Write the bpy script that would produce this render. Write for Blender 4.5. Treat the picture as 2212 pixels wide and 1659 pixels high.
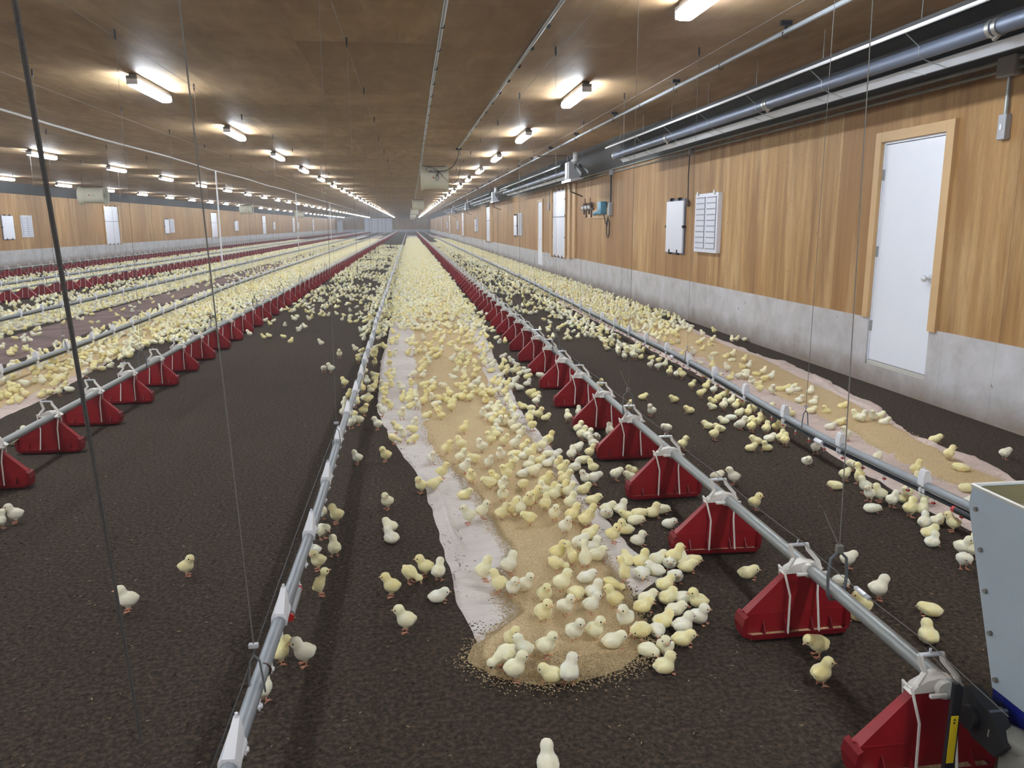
import bpy, bmesh, math, random
import numpy as np
from mathutils import Vector, Matrix
random.seed(7); rng = np.random.default_rng(11)
for o in list(bpy.data.objects): bpy.data.objects.remove(o)
scn = bpy.context.scene
COL = scn.collection
# ------------------------------------------------------------------ camera
F_PX, YAW, PITCH, ROLL, CAM_H = 1712.1, .1258, .1985, -.0043, 1.5146
cam_d = bpy.data.cameras.new('camera'); cam = bpy.data.objects.new('camera', cam_d); COL.objects.link(cam)
cam_d.sensor_width = 36; cam_d.lens = F_PX / 2212 * 36; cam_d.clip_start = .02; cam_d.clip_end = 400
fw = Vector((math.sin(YAW)*math.cos(PITCH), math.cos(YAW)*math.cos(PITCH), -math.sin(PITCH)))
rt = Vector((math.cos(YAW), -math.sin(YAW), 0)); up = rt.cross(fw)
rt2 = rt*math.cos(ROLL)+up*math.sin(ROLL); up2 = -rt*math.sin(ROLL)+up*math.cos(ROLL)
CAMP = Vector((0, 0, CAM_H))
cam.matrix_world = Matrix(((rt2.x, up2.x, -fw.x, 0), (rt2.y, up2.y, -fw.y, 0), (rt2.z, up2.z, -fw.z, CAM_H), (0, 0, 0, 1)))
scn.camera = cam
def ray(px, py): return rt2*((px-1106)/F_PX) - up2*((py-829.5)/F_PX) + fw
def at(px, py, z=0.0):
    d = ray(px, py); t = (z-CAM_H)/d.z; return CAMP + d*t
def px_scale(p): return F_PX / (p-CAMP).dot(fw)
# ------------------------------------------------------------------ world, exposure
w = bpy.data.worlds.new('world'); scn.world = w; w.use_nodes = True
w.node_tree.nodes['Background'].inputs[0].default_value = (.75, .8, .9, 1)
w.node_tree.nodes['Background'].inputs[1].default_value = .05
scn.view_settings.view_transform = 'Standard'; scn.view_settings.look = 'None'
scn.view_settings.exposure = 1.38; scn.view_settings.gamma = 1
LAMP_STRENGTH = 42.0
# ------------------------------------------------------------------ layout (metres)
XR, XL, YN, YF, HC = 4.37, -15.135, -4.5, 170.6, 3.14
LAMP_X = (2.09, -2.93, -7.99, -13.04); LAMP_Y0, LAMP_DY = 10.14, 4.587
FEED = [dict(x=1.389, pipe=1.425, y0=1.822), dict(x=-2.463, pipe=-2.425, y0=5.578), dict(x=-8.15, pipe=-8.11, y0=5.1), dict(x=-12.15, pipe=-12.11, y0=5.3)]
PITCH_Y = .767
# ------------------------------------------------------------------ helpers
def tag(o, label=None, cat=None, group=None, kind=None):
    if label: o['label'] = label
    if cat: o['category'] = cat
    if group: o['group'] = group
    if kind: o['kind'] = kind
    return o
def empty(name, loc=(0, 0, 0), rz=0):
    o = bpy.data.objects.new(name, None); COL.objects.link(o); o.location = loc; o.rotation_euler.z = rz; o.empty_display_size = .05
    return o
class MB:
    def __init__(s): s.v = []; s.f = []; s.m = []; s.cur = 0
    def mat(s, i): s.cur = i; return s
    def add(s, vs, fs):
        k = len(s.v); s.v += [tuple(v) for v in vs]; s.f += [tuple(i+k for i in f) for f in fs]; s.m += [s.cur]*len(fs); return s
    def box(s, x0, x1, y0, y1, z0, z1):
        return s.add([(x, y, z) for z in (z0, z1) for y in (y0, y1) for x in (x0, x1)], [(0, 2, 3, 1), (4, 5, 7, 6), (0, 1, 5, 4), (1, 3, 7, 5), (3, 2, 6, 7), (2, 0, 4, 6)])
    def rbox(s, x0, x1, y0, y1, z0, z1, b=.005):
        bm = bmesh.new(); bmesh.ops.create_cube(bm, size=1)
        for v in bm.verts: v.co = Vector(((x0+x1)/2+v.co.x*(x1-x0), (y0+y1)/2+v.co.y*(y1-y0), (z0+z1)/2+v.co.z*(z1-z0)))
        bmesh.ops.bevel(bm, geom=list(bm.edges), offset=b, segments=2, affect='EDGES', profile=.5)
        bm.verts.ensure_lookup_table(); vs = [v.co[:] for v in bm.verts]; fs = [tuple(v.index for v in f.verts) for f in bm.faces]; bm.free()
        return s.add(vs, fs)
    def tube(s, pts, r, n=8, cap=True):
        pts = [Vector(p) for p in pts]; R = r if isinstance(r, (list, tuple)) else [r]*len(pts)
        vs = []; fs = []; pn = None
        for i, p in enumerate(pts):
            d = ((pts[min(i+1, len(pts)-1)]-p).normalized() + (p-pts[max(i-1, 0)]).normalized())
            d = d.normalized() if d.length > 1e-6 else Vector((0, 0, 1))
            if pn is None: a = Vector((0, 0, 1)) if abs(d.z) < .9 else Vector((1, 0, 0)); pn = (a - d*a.dot(d)).normalized()
            else: pn = (pn - d*pn.dot(d)).normalized()
            q = d.cross(pn)
            for k in range(n):
                t = 2*math.pi*k/n; vs.append(p + (pn*math.cos(t)+q*math.sin(t))*R[i])
        for i in range(len(pts)-1):
            for k in range(n): a = i*n+k; b = i*n+(k+1) % n; fs.append((a, b, b+n, a+n))
        if cap: fs.append(tuple(range(n-1, -1, -1))); fs.append(tuple(range((len(pts)-1)*n, len(pts)*n)))
        return s.add(vs, fs)
    def prism(s, poly, axis, a0, a1, poly2=None):
        # poly: 2-d outline in the plane normal to axis; poly2: outline at a1 (taper)
        poly2 = poly2 or poly; n = len(poly)
        def P(p, a): return {'x': (a, p[0], p[1]), 'y': (p[0], a, p[1]), 'z': (p[0], p[1], a)}[axis]
        vs = [P(p, a0) for p in poly]+[P(p, a1) for p in poly2]
        return s.add(vs, [tuple(range(n)), tuple(range(2*n-1, n-1, -1))]+[(i, i+n, (i+1) % n+n, (i+1) % n) for i in range(n)])
    def strap(s, pts, w, t, wdir=(0, 1, 0)):
        # flat bar following a path
        wd = Vector(wdir)*w/2; pts = [Vector(p) for p in pts]; vs = []; fs = []
        for i, p in enumerate(pts):
            d = (pts[min(i+1, len(pts)-1)]-pts[max(i-1, 0)]).normalized(); nn = d.cross(Vector(wdir)).normalized()*t/2
            vs += [p-wd-nn, p+wd-nn, p+wd+nn, p-wd+nn]
        for i in range(len(pts)-1):
            for k in range(4): a = i*4+k; b = i*4+(k+1) % 4; fs.append((a, b, b+4, a+4))
        fs += [(3, 2, 1, 0), tuple(range(len(vs)-4, len(vs)))]
        return s.add(vs, fs)
    def sphere(s, c, r, n=8, m=6):
        r = r if isinstance(r, (tuple, list)) else (r, r, r); vs = [(c[0], c[1], c[2]-r[2])]; fs = []
        for i in range(1, m):
            a = -math.pi/2+math.pi*i/m
            for k in range(n): t = 2*math.pi*k/n; vs.append((c[0]+r[0]*math.cos(a)*math.cos(t), c[1]+r[1]*math.cos(a)*math.sin(t), c[2]+r[2]*math.sin(a)))
        vs.append((c[0], c[1], c[2]+r[2])); L = len(vs)-1
        for k in range(n):
            k2 = (k+1) % n; fs.append((0, 1+k2, 1+k)); fs.append((L, 1+(m-2)*n+k, 1+(m-2)*n+k2))
            for i in range(m-2): fs.append((1+i*n+k, 1+i*n+k2, 1+(i+1)*n+k2, 1+(i+1)*n+k))
        return s.add(vs, fs)
    def mesh(s, name, mats, smooth=False):
        me = bpy.data.meshes.new(name); me.from_pydata(s.v, [], s.f)
        mats = mats if isinstance(mats, (list, tuple)) else [mats]
        for m in mats: me.materials.append(m)
        if len(mats) > 1: me.polygons.foreach_set('material_index', s.m)
        bm = bmesh.new(); bm.from_mesh(me); bmesh.ops.recalc_face_normals(bm, faces=bm.faces); bm.to_mesh(me); bm.free()
        if smooth:
            me.shade_smooth()
            try: me.set_sharp_from_angle(angle=math.radians(40))
            except Exception: pass
        me.update(); return me
    def build(s, name, mats, parent=None, smooth=False, loc=None):
        o = bpy.data.objects.new(name, s.mesh(name, mats, smooth)); COL.objects.link(o)
        if parent: o.parent = parent
        if loc: o.location = loc
        return o
def copy_tree(o, parent=None):
    c = o.copy(); COL.objects.link(c); c.parent = parent
    for ch in KIDS.get(o.name, []): copy_tree(ch, c)
    return c
KIDS = {}
def reg(o, *ch): KIDS[o.name] = list(ch); return o
ONES = ['', 'first', 'second', 'third', 'fourth', 'fifth', 'sixth', 'seventh', 'eighth', 'ninth', 'tenth', 'eleventh', 'twelfth', 'thirteenth', 'fourteenth', 'fifteenth', 'sixteenth', 'seventeenth', 'eighteenth', 'nineteenth']
TENS = {2: 'twenty', 3: 'thirty', 4: 'forty', 5: 'fifty', 6: 'sixty', 7: 'seventy', 8: 'eighty', 9: 'ninety'}
def ordinal(n):
    if n >= 100: return 'hundredth' if n == 100 else 'hundred and '+ordinal(n-100)
    if n < 20: return ONES[n]
    t, u = divmod(n, 10); return TENS[t][:-1]+'ieth' if u == 0 else TENS[t]+'-'+ONES[u]
# ------------------------------------------------------------------ materials
def lin(c): return tuple(((x/255)/12.92 if x/255 <= .04045 else ((x/255+.055)/1.055)**2.4) for x in c)+(1,)
class N:
    def __init__(s, name, rough=.6, metal=0., spec=.5):
        s.m = bpy.data.materials.new(name); s.m.use_nodes = True; s.t = s.m.node_tree; s.b = s.t.nodes['Principled BSDF']
        s.b.inputs['Roughness'].default_value = rough; s.b.inputs['Metallic'].default_value = metal; s.b.inputs['Specular IOR Level'].default_value = spec
    def n(s, typ, **kw):
        n = s.t.nodes.new(typ)
        for k, v in kw.items():
            if k in n.inputs: n.inputs[k].default_value = v
            else: setattr(n, k, v)
        return n
    def l(s, a, b): s.t.links.new(a, b)
    def coord(s, scale=(1, 1, 1), world=False, loc=(0, 0, 0)):
        if world: g = s.n('ShaderNodeNewGeometry'); src = g.outputs['Position']
        else: g = s.n('ShaderNodeTexCoord'); src = g.outputs['Object']
        mp = s.n('ShaderNodeMapping'); mp.inputs['Scale'].default_value = scale; mp.inputs['Location'].default_value = loc; s.l(src, mp.inputs[0]); return mp.outputs[0]
    def noise(s, vec, scale=5, detail=3, rough=.5, dist=0):
        n = s.n('ShaderNodeTexNoise'); n.inputs['Scale'].default_value = scale; n.inputs['Detail'].default_value = detail; n.inputs['Roughness'].default_value = rough; n.inputs['Distortion'].default_value = dist
        s.l(vec, n.inputs['Vector']); return n.outputs['Fac']
    def ramp(s, fac, stops):
        r = s.n('ShaderNodeValToRGB'); e = r.color_ramp.elements
        while len(e) < len(stops): e.new(.5)
        for i, (p, c) in enumerate(stops): e[i].position = p; e[i].color = c if len(c) == 4 else tuple(c)+(1,)
        s.l(fac, r.inputs[0]); return r.outputs[0]
    def mix(s, fac, a, b, mode='MIX'):
        m = s.n('ShaderNodeMix', data_type='RGBA', blend_type=mode)
        for i, v in ((0, fac), (6, a), (7, b)):
            if isinstance(v, (float, int, tuple)): m.inputs[i].default_value = v
            else: s.l(v, m.inputs[i])
        return m.outputs[2]
    def math(s, op, a, b=0.):
        m = s.n('ShaderNodeMath', operation=op)
        for i, v in ((0, a), (1, b)):
            if isinstance(v, (float, int)): m.inputs[i].default_value = v
            else: s.l(v, m.inputs[i])
        return m.outputs[0]
    def sep(s, vec): x = s.n('ShaderNodeSeparateXYZ'); s.l(vec, x.inputs[0]); return x.outputs
    def comb(s, x, y, z):
        c = s.n('ShaderNodeCombineXYZ')
        for i, v in enumerate((x, y, z)):
            if isinstance(v, (float, int)): c.inputs[i].default_value = v
            else: s.l(v, c.inputs[i])
        return c.outputs[0]
    def white(s, v):
        n = s.n('ShaderNodeTexWhiteNoise', noise_dimensions='3D'); s.l(v, n.inputs['Vector']); return n.outputs['Value']
    def color(s, c):
        if isinstance(c, tuple): s.b.inputs['Base Color'].default_value = c
        else: s.l(c, s.b.inputs['Base Color'])
        return s
    def bump(s, h, strength=.3, dist=.01):
        b = s.n('ShaderNodeBump'); b.inputs['Strength'].default_value = strength; b.inputs['Distance'].default_value = dist
        s.l(h, b.inputs['Height']); s.l(b.outputs[0], s.b.inputs['Normal']); return s
def simple(name, rgb, rough=.5, metal=0., var=.12, scale=30, bump=0.):
    k = N(name, rough, metal); c = lin(rgb); d = tuple(x*(1-var) for x in c[:3])+(1,)
    f = k.noise(k.coord(), scale, 3); k.color(k.mix(f, c, d))
    if bump: k.bump(f, bump, .002)
    return k.m
# litter
k = N('peat_litter', .95, 0, .2); co = k.coord()
f1 = k.noise(co, 55, 6, .7); f2 = k.noise(co, 1.3, 4, .6); f3 = k.noise(co, 260, 3, .6)
c = k.ramp(f1, [(.3, lin((34, 27, 21))), (.5, lin((78, 66, 55))), (.68, lin((118, 102, 86)))])
c = k.mix(k.math('MULTIPLY', f2, .5), c, lin((58, 50, 45))); fl = k.ramp(f3, [(.70, (0, 0, 0)), (.745, (1, 1, 1))])
c = k.mix(fl, c, lin((150, 132, 114))); k.color(c); k.bump(k.math('ADD', f1, k.math('MULTIPLY', f3, .35)), .9, .02); M_LIT = k.m
# paper with dirt specks
def paper(name, a, b, dirt):
    k = N(name, .9, 0, .1); co = k.coord(); f = k.noise(co, 2.2, 5, .6); f2 = k.noise(co, 26, 5, .75); f3 = k.noise(co, 3.1, 2, .5)
    c = k.mix(k.ramp(f, [(.35, (0, 0, 0)), (.65, (1, 1, 1))]), lin(a), lin(b))
    d = k.math('MULTIPLY', k.ramp(f2, [(.60, (0, 0, 0)), (.65, (1, 1, 1))]), k.ramp(f3, [(.45, (0, 0, 0)), (.62, (dirt, dirt, dirt))]))
    k.color(k.mix(d, c, lin((74, 62, 56)))); wr = k.noise(k.coord((1, 3, 1)), 7, 4, .55, .8); k.bump(wr, .6, .03); return k.m
M_PAP = paper('pink_grey_paper', (218, 211, 205), (202, 192, 186), .35)
M_PAPR = paper('dusty_pink_paper', (212, 194, 186), (192, 174, 166), .5)
M_BRN = paper('brown_soiled_paper', (140, 120, 116), (116, 98, 94), .6)
k = N('crumbled_feed', .9, 0, .2); co = k.coord(); f = k.noise(co, 190, 4, .75); f2 = k.noise(co, 4, 3, .6)
c = k.ramp(f, [(.3, lin((140, 112, 78))), (.48, lin((212, 186, 142))), (.66, lin((246, 226, 184)))])
c = k.mix(k.math('MULTIPLY', f2, .35), c, lin((176, 150, 116))); k.color(c); k.bump(f, .9, .006); M_GRN = k.m
# plywood walls: vertical grain, sheets 1.22 m wide along the wall
def plywood(name, cols, u_along=True):
    k = N(name, .6, 0, .35); x, y, z = k.sep(k.coord(world=True)); u = k.math('ADD', x, y)
    sheet = k.math('FLOOR', k.math('DIVIDE', u, 1.22)); r = k.white(k.comb(sheet, 3., 1.)); r2 = k.white(k.comb(sheet, 9., 4.))
    gv = k.comb(k.math('MULTIPLY', u, 1.), k.math('MULTIPLY', r, 40.), k.math('MULTIPLY', z, .06))
    f = k.noise(gv, 7, 5, .6, .4); gv2 = k.comb(u, k.math('MULTIPLY', r, 9.), k.math('MULTIPLY', z, .03)); f2 = k.noise(gv2, 42, 3, .6)
    fb = k.noise(k.comb(u, r, k.math('MULTIPLY', z, .15)), 3., 4, .6)
    kn = k.noise(k.comb(k.math('MULTIPLY', u, 1.), r, k.math('MULTIPLY', z, .7)), 9, 2, .4)
    c = k.ramp(f, [(.3, lin(cols[0])), (.5, lin(cols[1])), (.7, lin(cols[2]))])
    c = k.mix(k.math('MULTIPLY', r2, .75), c, lin(cols[3])); c = k.mix(k.ramp(f2, [(.4, (0, 0, 0)), (.75, (.45, .45, .45))]), c, lin(cols[0]))
    c = k.mix(k.ramp(fb, [(.55, (0, 0, 0)), (.75, (.5, .5, .5))]), c, lin(cols[4])); c = k.mix(k.ramp(kn, [(.78, (0, 0, 0)), (.82, (.8, .8, .8))]), c, lin((96, 66, 40)))
    fl = k.noise(k.comb(k.math('MULTIPLY', u, 4.), r, k.math('MULTIPLY', z, .35)), 30, 3, .7, .6); c = k.mix(k.ramp(fl, [(.52, (0, 0, 0)), (.72, (.55, .55, .55))]), c, lin(cols[0]))
    kw = k.noise(k.comb(u, k.math('ADD', r, 5.), k.math('MULTIPLY', z, 1.1)), 24, 1, .3); c = k.mix(k.ramp(kw, [(.77, (0, 0, 0)), (.80, (.7, .7, .7))]), c, lin((104, 72, 42)))
    e = k.math('ABSOLUTE', k.math('SUBTRACT', k.math('FRACT', k.math('DIVIDE', u, 1.22)), .5)); c = k.mix(k.ramp(e, [(.4975, (0, 0, 0)), (.499, (.7, .7, .7))]), c, lin((70, 50, 34)))
    k.color(c); k.bump(f2, .12, .002); return k.m
M_WAL = plywood('vertical_grain_plywood', [(132, 94, 54), (170, 132, 82), (192, 156, 106), (150, 108, 62), (216, 186, 138)])
# ceiling plywood: sheets 2.64 along the barn x 1.32 across
k = N('ceiling_plywood', .62, 0, .35); x, y, z = k.sep(k.coord(world=True)); row = k.math('FLOOR', k.math('DIVIDE', k.math('SUBTRACT', x, -.97), 1.31))
yy = k.math('ADD', k.math('DIVIDE', k.math('SUBTRACT', y, 7.767), 2.64), k.math('MULTIPLY', row, .5)); cell = k.math('FLOOR', yy)
r = k.white(k.comb(row, cell, 2.)); f = k.noise(k.comb(x, k.math('MULTIPLY', y, .25), r), 5, 5, .65, .5); f2 = k.noise(k.comb(x, y, r), .9, 4, .6)
c = k.ramp(f, [(.3, lin((146, 118, 86))), (.55, lin((168, 140, 104))), (.72, lin((186, 160, 124)))])
c = k.mix(k.math('MULTIPLY', r, .55), c, lin((132, 104, 74))); c = k.mix(k.ramp(f2, [(.5, (0, 0, 0)), (.7, (.5, .5, .5))]), c, lin((186, 158, 120)))
e1 = k.math('ABSOLUTE', k.math('SUBTRACT', k.math('FRACT', yy), .5)); e2 = k.math('ABSOLUTE', k.math('SUBTRACT', k.math('FRACT', k.math('DIVIDE', k.math('SUBTRACT', x, -.97), 1.31)), .5))
c = k.mix(k.ramp(k.math('MAXIMUM', e1, e2), [(.4965, (0, 0, 0)), (.4985, (.35, .35, .35))]), c, lin((60, 44, 30)))
k.color(c); k.bump(f, .25, .004); M_CEI = k.m
# concrete with board marks and a dirt tide line
k = N('stained_concrete', .85, 0, .3); x, y, z = k.sep(k.coord(world=True)); u = k.math('ADD', x, y); pv = k.coord(world=True)
f = k.noise(pv, 3, 6, .65); f2 = k.noise(pv, 40, 4, .6); c = k.ramp(f, [(.3, lin((166, 163, 162))), (.5, lin((184, 182, 183))), (.7, lin((196, 195, 199)))])
ln = k.math('ABSOLUTE', k.math('SUBTRACT', k.math('FRACT', k.math('DIVIDE', u, .61)), .5)); c = k.mix(k.ramp(ln, [(.494, (0, 0, 0)), (.498, (.35, .35, .35))]), c, lin((110, 106, 102)))
spk = k.noise(k.comb(u, k.math('MULTIPLY', z, .8), 3.), 14, 2, .4); c = k.mix(k.ramp(spk, [(.72, (0, 0, 0)), (.76, (.6, .6, .6))]), c, lin((104, 98, 94)))
h = k.math('ADD', z, k.math('MULTIPLY', k.math('SUBTRACT', k.noise(pv, 2.2, 5, .7), .5), .35)); c = k.mix(k.ramp(h, [(.02, (.9, .9, .9)), (.26, (0, 0, 0))]), c, lin((134, 118, 106)))
k.color(c); k.bump(k.math('ADD', f, k.math('MULTIPLY', f2, .3)), .4, .006); M_CON = k.m
M_TRIM = simple('pine_trim', (206, 170, 122), .55, 0, .25, 6)
M_RED = simple('red_plastic', (150, 24, 34), .38, 0, .25, 14); M_RED2 = simple('dark_red_plastic', (128, 16, 28), .4, 0, .25, 14)
M_WHT = simple('white_plastic', (226, 222, 216), .4, 0, .1, 20); M_CLIP = simple('white_clip_plastic', (234, 235, 240), .4, 0, .08, 20)
M_GALV = simple('galvanised_steel', (158, 162, 160), .42, .3, .3, 9); M_HOP = simple('galvanised_sheet', (172, 184, 194), .5, .1, .18, 5)
M_RIM = simple('bare_sheet_edge', (206, 206, 200), .4, .4, .1, 9)
M_PVC = simple('grey_pipe', (148, 154, 160), .42, .1, .14, 25); M_CHR = simple('chrome_steel', (214, 216, 222), .35, .35, .1)
M_BLK = simple('black_rubber', (28, 29, 34), .5, 0, .3); M_DRK = simple('dark_nipple_pipe', (44, 48, 60), .35, 0, .2)
M_CAST = simple('dirty_cast_metal', (140, 138, 130), .6, .3, .4, 12)
M_LINE = simple('khaki_hopper_lining', (150, 144, 112), .6, .2, .2, 8); M_BLUE = simple('blue_enamel', (18, 30, 120), .4, 0, .15); M_YEL = simple('yellow_label', (222, 200, 28), .5, 0, .08)
M_DOOR = simple('white_painted_door', (226, 230, 240), .4, 0, .05, 4); M_PNL = simple('white_panel_plastic', (222, 224, 236), .3, 0, .06, 3)
M_PGR = simple('panel_grey_line', (128, 134, 146), .5); M_SOF = simple('dark_grey_soffit', (84, 84, 86), .7, 0, .3, 3)
M_BOX = simple('grey_enclosure', (166, 168, 172), .5, 0, .1); M_FAN = simple('cream_fan_shell', (214, 212, 194), .5, 0, .12, 6)
M_COP = simple('brown_pipework', (84, 58, 48), .45, .3, .3); M_VLV = simple('blue_regulator', (76, 140, 170), .4)
M_ROPE = simple('grey_twine', (84, 82, 80), .9, 0, .4, 300, .6); M_CORD = simple('pale_cord', (128, 124, 118), .8, 0, .3, 60); M_BAIL = simple('grey_wire_bail', (104, 108, 112), .5, .1, .2); M_WIRE = simple('thin_steel_wire', (120, 118, 116), .5, .5, .2)
M_REDC = simple('red_drinker_cup', (196, 36, 36), .4); M_TUBE = simple('dull_steel_tube', (112, 120, 138), .45, .5, .25, 5)
M_RFL = simple('bright_reflector', (214, 218, 226), .3, .3, .12, 4); M_HOU = simple('lamp_housing', (126, 122, 120), .5)
M_BRS = simple('orange_sticker', (200, 60, 40), .5); M_SHV = simple('pale_wood_shaving', (188, 164, 130), .8, 0, .3)
M_ALU = simple('aluminium_band', (190, 190, 186), .3, .8, .15)
k = N('lamp_glow', .5); k.b.inputs['Base Color'].default_value = (1, 1, 1, 1); k.b.inputs['Emission Color'].default_value = (.84, .92, 1, 1); k.b.inputs['Emission Strength'].default_value = LAMP_STRENGTH; M_GLOW = k.m
def down(name, a, b, cc):
    k = N(name, .9, 0, .15); k.b.inputs['Subsurface Weight'].default_value = .12; k.b.inputs['Subsurface Radius'].default_value = (.02, .015, .008); k.b.inputs['Subsurface Scale'].default_value = .5
    k.b.inputs['Sheen Weight'].default_value = .35; k.b.inputs['Sheen Roughness'].default_value = .5
    co = k.coord(); f = k.noise(co, 30, 3, .6); f2 = k.noise(co, 420, 3, .7)
    oi = k.n('ShaderNodeObjectInfo'); rr = oi.outputs['Random']
    c = k.mix(k.ramp(f, [(.35, (0, 0, 0)), (.65, (1, 1, 1))]), lin(a), lin(b)); c = k.mix(k.math('MULTIPLY', rr, .5), c, lin(cc)); k.color(c)
    k.bump(k.math('ADD', f2, k.math('MULTIPLY', f, .5)), .55, .004); return k.m
M_CW = down('white_down', (246, 244, 226), (240, 234, 196), (244, 242, 226)); M_CC = down('cream_down', (248, 244, 214), (246, 238, 184), (248, 244, 216)); M_CY = down('yellow_down', (246, 238, 186), (244, 226, 146), (246, 240, 198))
M_SHANK = simple('pink_shank', (214, 150, 122), .5, 0, .2, 80); M_BEAK = simple('pale_beak', (222, 176, 140), .4); M_EYE = simple('black_eye', (14, 12, 12), .15)
# ------------------------------------------------------------------ SETTING
mb = MB(); mb.add([(XL-.1, YN-.1, 0), (XR+.1, YN-.1, 0), (XR+.1, YF+.1, 0), (XL-.1, YF+.1, 0)], [(0, 1, 2, 3)]).add([(XL-.1, YN-.1, -.1), (XR+.1, YN-.1, -.1), (XR+.1, YF+.1, -.1), (XL-.1, YF+.1, -.1)], [(3, 2, 1, 0)])
tag(mb.build('floor', M_LIT), kind='structure')
tag(MB().box(XL-.1, XR+.1, YN-.1, YF+.1, HC, HC+.12).build('ceiling', M_CEI), kind='structure')
CZ = .627
DY0, DY1, DZ0, DZ1 = 6.195, 7.105, .18, 2.24     # near door opening
def wall_with_hole(name, mat, z0, z1, x0, x1, hole=None, y0=YN-.1, y1=YF+.1):
    mb = MB()
    if hole:
        a, b, c, d = hole; c = max(c, z0); d = min(d, z1)
        mb.box(x0, x1, y0, a, z0, z1).box(x0, x1, b, y1, z0, z1)
        if c > z0: mb.box(x0, x1, a, b, z0, c)
        if d < z1: mb.box(x0, x1, a, b, d, z1)
    else: mb.box(x0, x1, y0, y1, z0, z1)
    return tag(mb.build(name, mat), kind='structure')
wall_with_hole('wall_right', M_WAL, CZ, HC, XR, XR+.15, (DY0, DY1, DZ0, DZ1))
wall_with_hole('baseboard_right', M_CON, -.05, CZ, XR-.012, XR+.15, (DY0, DY1, DZ0, DZ1))
wall_with_hole('wall_left', M_WAL, CZ, HC, XL-.15, XL); wall_with_hole('baseboard_left', M_CON, -.05, CZ, XL-.15, XL+.012)
tag(MB().box(XL, XR, YF, YF+.15, CZ, HC).build('wall_far', M_WAL), kind='structure'); tag(MB().box(XL, XR, YF-.012, YF+.15, -.05, CZ).build('baseboard_far', M_CON), kind='structure')
tag(MB().box(XL, XR, YN-.15, YN, CZ, HC).build('wall_near', M_WAL), kind='structure'); tag(MB().box(XL, XR, YN-.15, YN+.012, -.05, CZ).build('baseboard_near', M_CON), kind='structure')
# sloping soffits where ceiling meets the long walls
mb = MB(); ys = [YN, 9, 12, 15.5, 18, YF]; xs = [4.27, 4.27, 4.12, 3.92, 3.92, 3.92]
for i in range(5):
    a, b = ys[i], ys[i+1]; mb.add([(xs[i], a, HC), (xs[i+1], b, HC), (XR-.01, b, 2.66), (XR-.01, a, 2.66), (xs[i]+.03, a, HC), (xs[i+1]+.03, b, HC), (XR, b, 2.7), (XR, a, 2.7)], [(0, 1, 2, 3), (4, 7, 6, 5), (0, 3, 7, 4), (1, 5, 6, 2)])
tag(mb.build('trim_1', M_SOF), kind='structure')
tag(MB().prism([(XL+.01, 2.76), (XL+.4, HC), (XL+.01, HC)], 'y', YN, YF).build('trim_2', M_SOF), kind='structure')
# near white door in the right wall
d = empty('door_1', (XR, (DY0+DY1)/2, DZ0)); d['kind'] = 'structure'; yc = (DY0+DY1)/2; L = lambda x, y, z: (x-XR, y-yc, z-DZ0)
def lb(mb, x0, x1, y0, y1, z0, z1, b=.003): return mb.rbox(x0-XR, x1-XR, y0-yc, y1-yc, z0-DZ0, z1-DZ0, b)
lb(MB(), XR+.012, XR+.055, DY0+.012, DY1-.012, DZ0+.045, DZ1-.025).build('door_panel', M_DOOR, d)
lb(lb(lb(MB(), XR+.0, XR+.12, DY0, DY0+.012, DZ0, DZ1), XR+.0, XR+.12, DY1-.012, DY1, DZ0, DZ1), XR+.0, XR+.12, DY0, DY1, DZ1-.02, DZ1).build('jamb', M_DOOR, d)
mb = MB(); lb(mb, XR-.035, XR+.02, DY0-.1, DY0, CZ-.015, DZ1+.09); lb(mb, XR-.035, XR+.02, DY1, DY1+.09, CZ+.0, DZ1+.09); lb(mb, XR-.034, XR+.019, DY0, DY1, DZ1, DZ1+.09); mb.build('casing', M_TRIM, d)
lb(MB(), XR+.0, XR+.11, DY0, DY1, DZ0, DZ0+.04).build('sill', M_RIM, d)
for z in (.55, 1.25, 1.95): lb(MB(), XR-.002, XR+.02, DY1-.03, DY1-.005, z-.05, z+.05).build('hinge', M_GALV, d)
kn = MB(); kz = 1.05-DZ0; ky = DY0+.075-yc; kn.tube([(.014, ky, kz), (.004, ky, kz)], .034, 16); kn.tube([(.01, ky, kz), (-.03, ky, kz)], .013, 12); kn.sphere((-.052, ky, kz), (.022, .028, .028), 12, 8); kn.build('door_knob', M_CHR, d, True)
# second door further along the right wall
d = empty('door_2', (XR, 26.7, .18)); d['kind'] = 'structure'
MB().rbox(-.02, .02, -.43, .43, 0, 2.06, .004).build('door_panel', M_DOOR, d); MB().rbox(-.035, 0, -.53, -.44, .44, 2.15, .003).rbox(-.035, 0, .44, .53, .44, 2.15, .003).rbox(-.034, -.001, -.44, .44, 2.07, 2.15, .003).build('casing', M_TRIM, d)
MB().sphere((-.045, -.36, .85), .028).build('door_knob', M_CHR, d)
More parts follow.
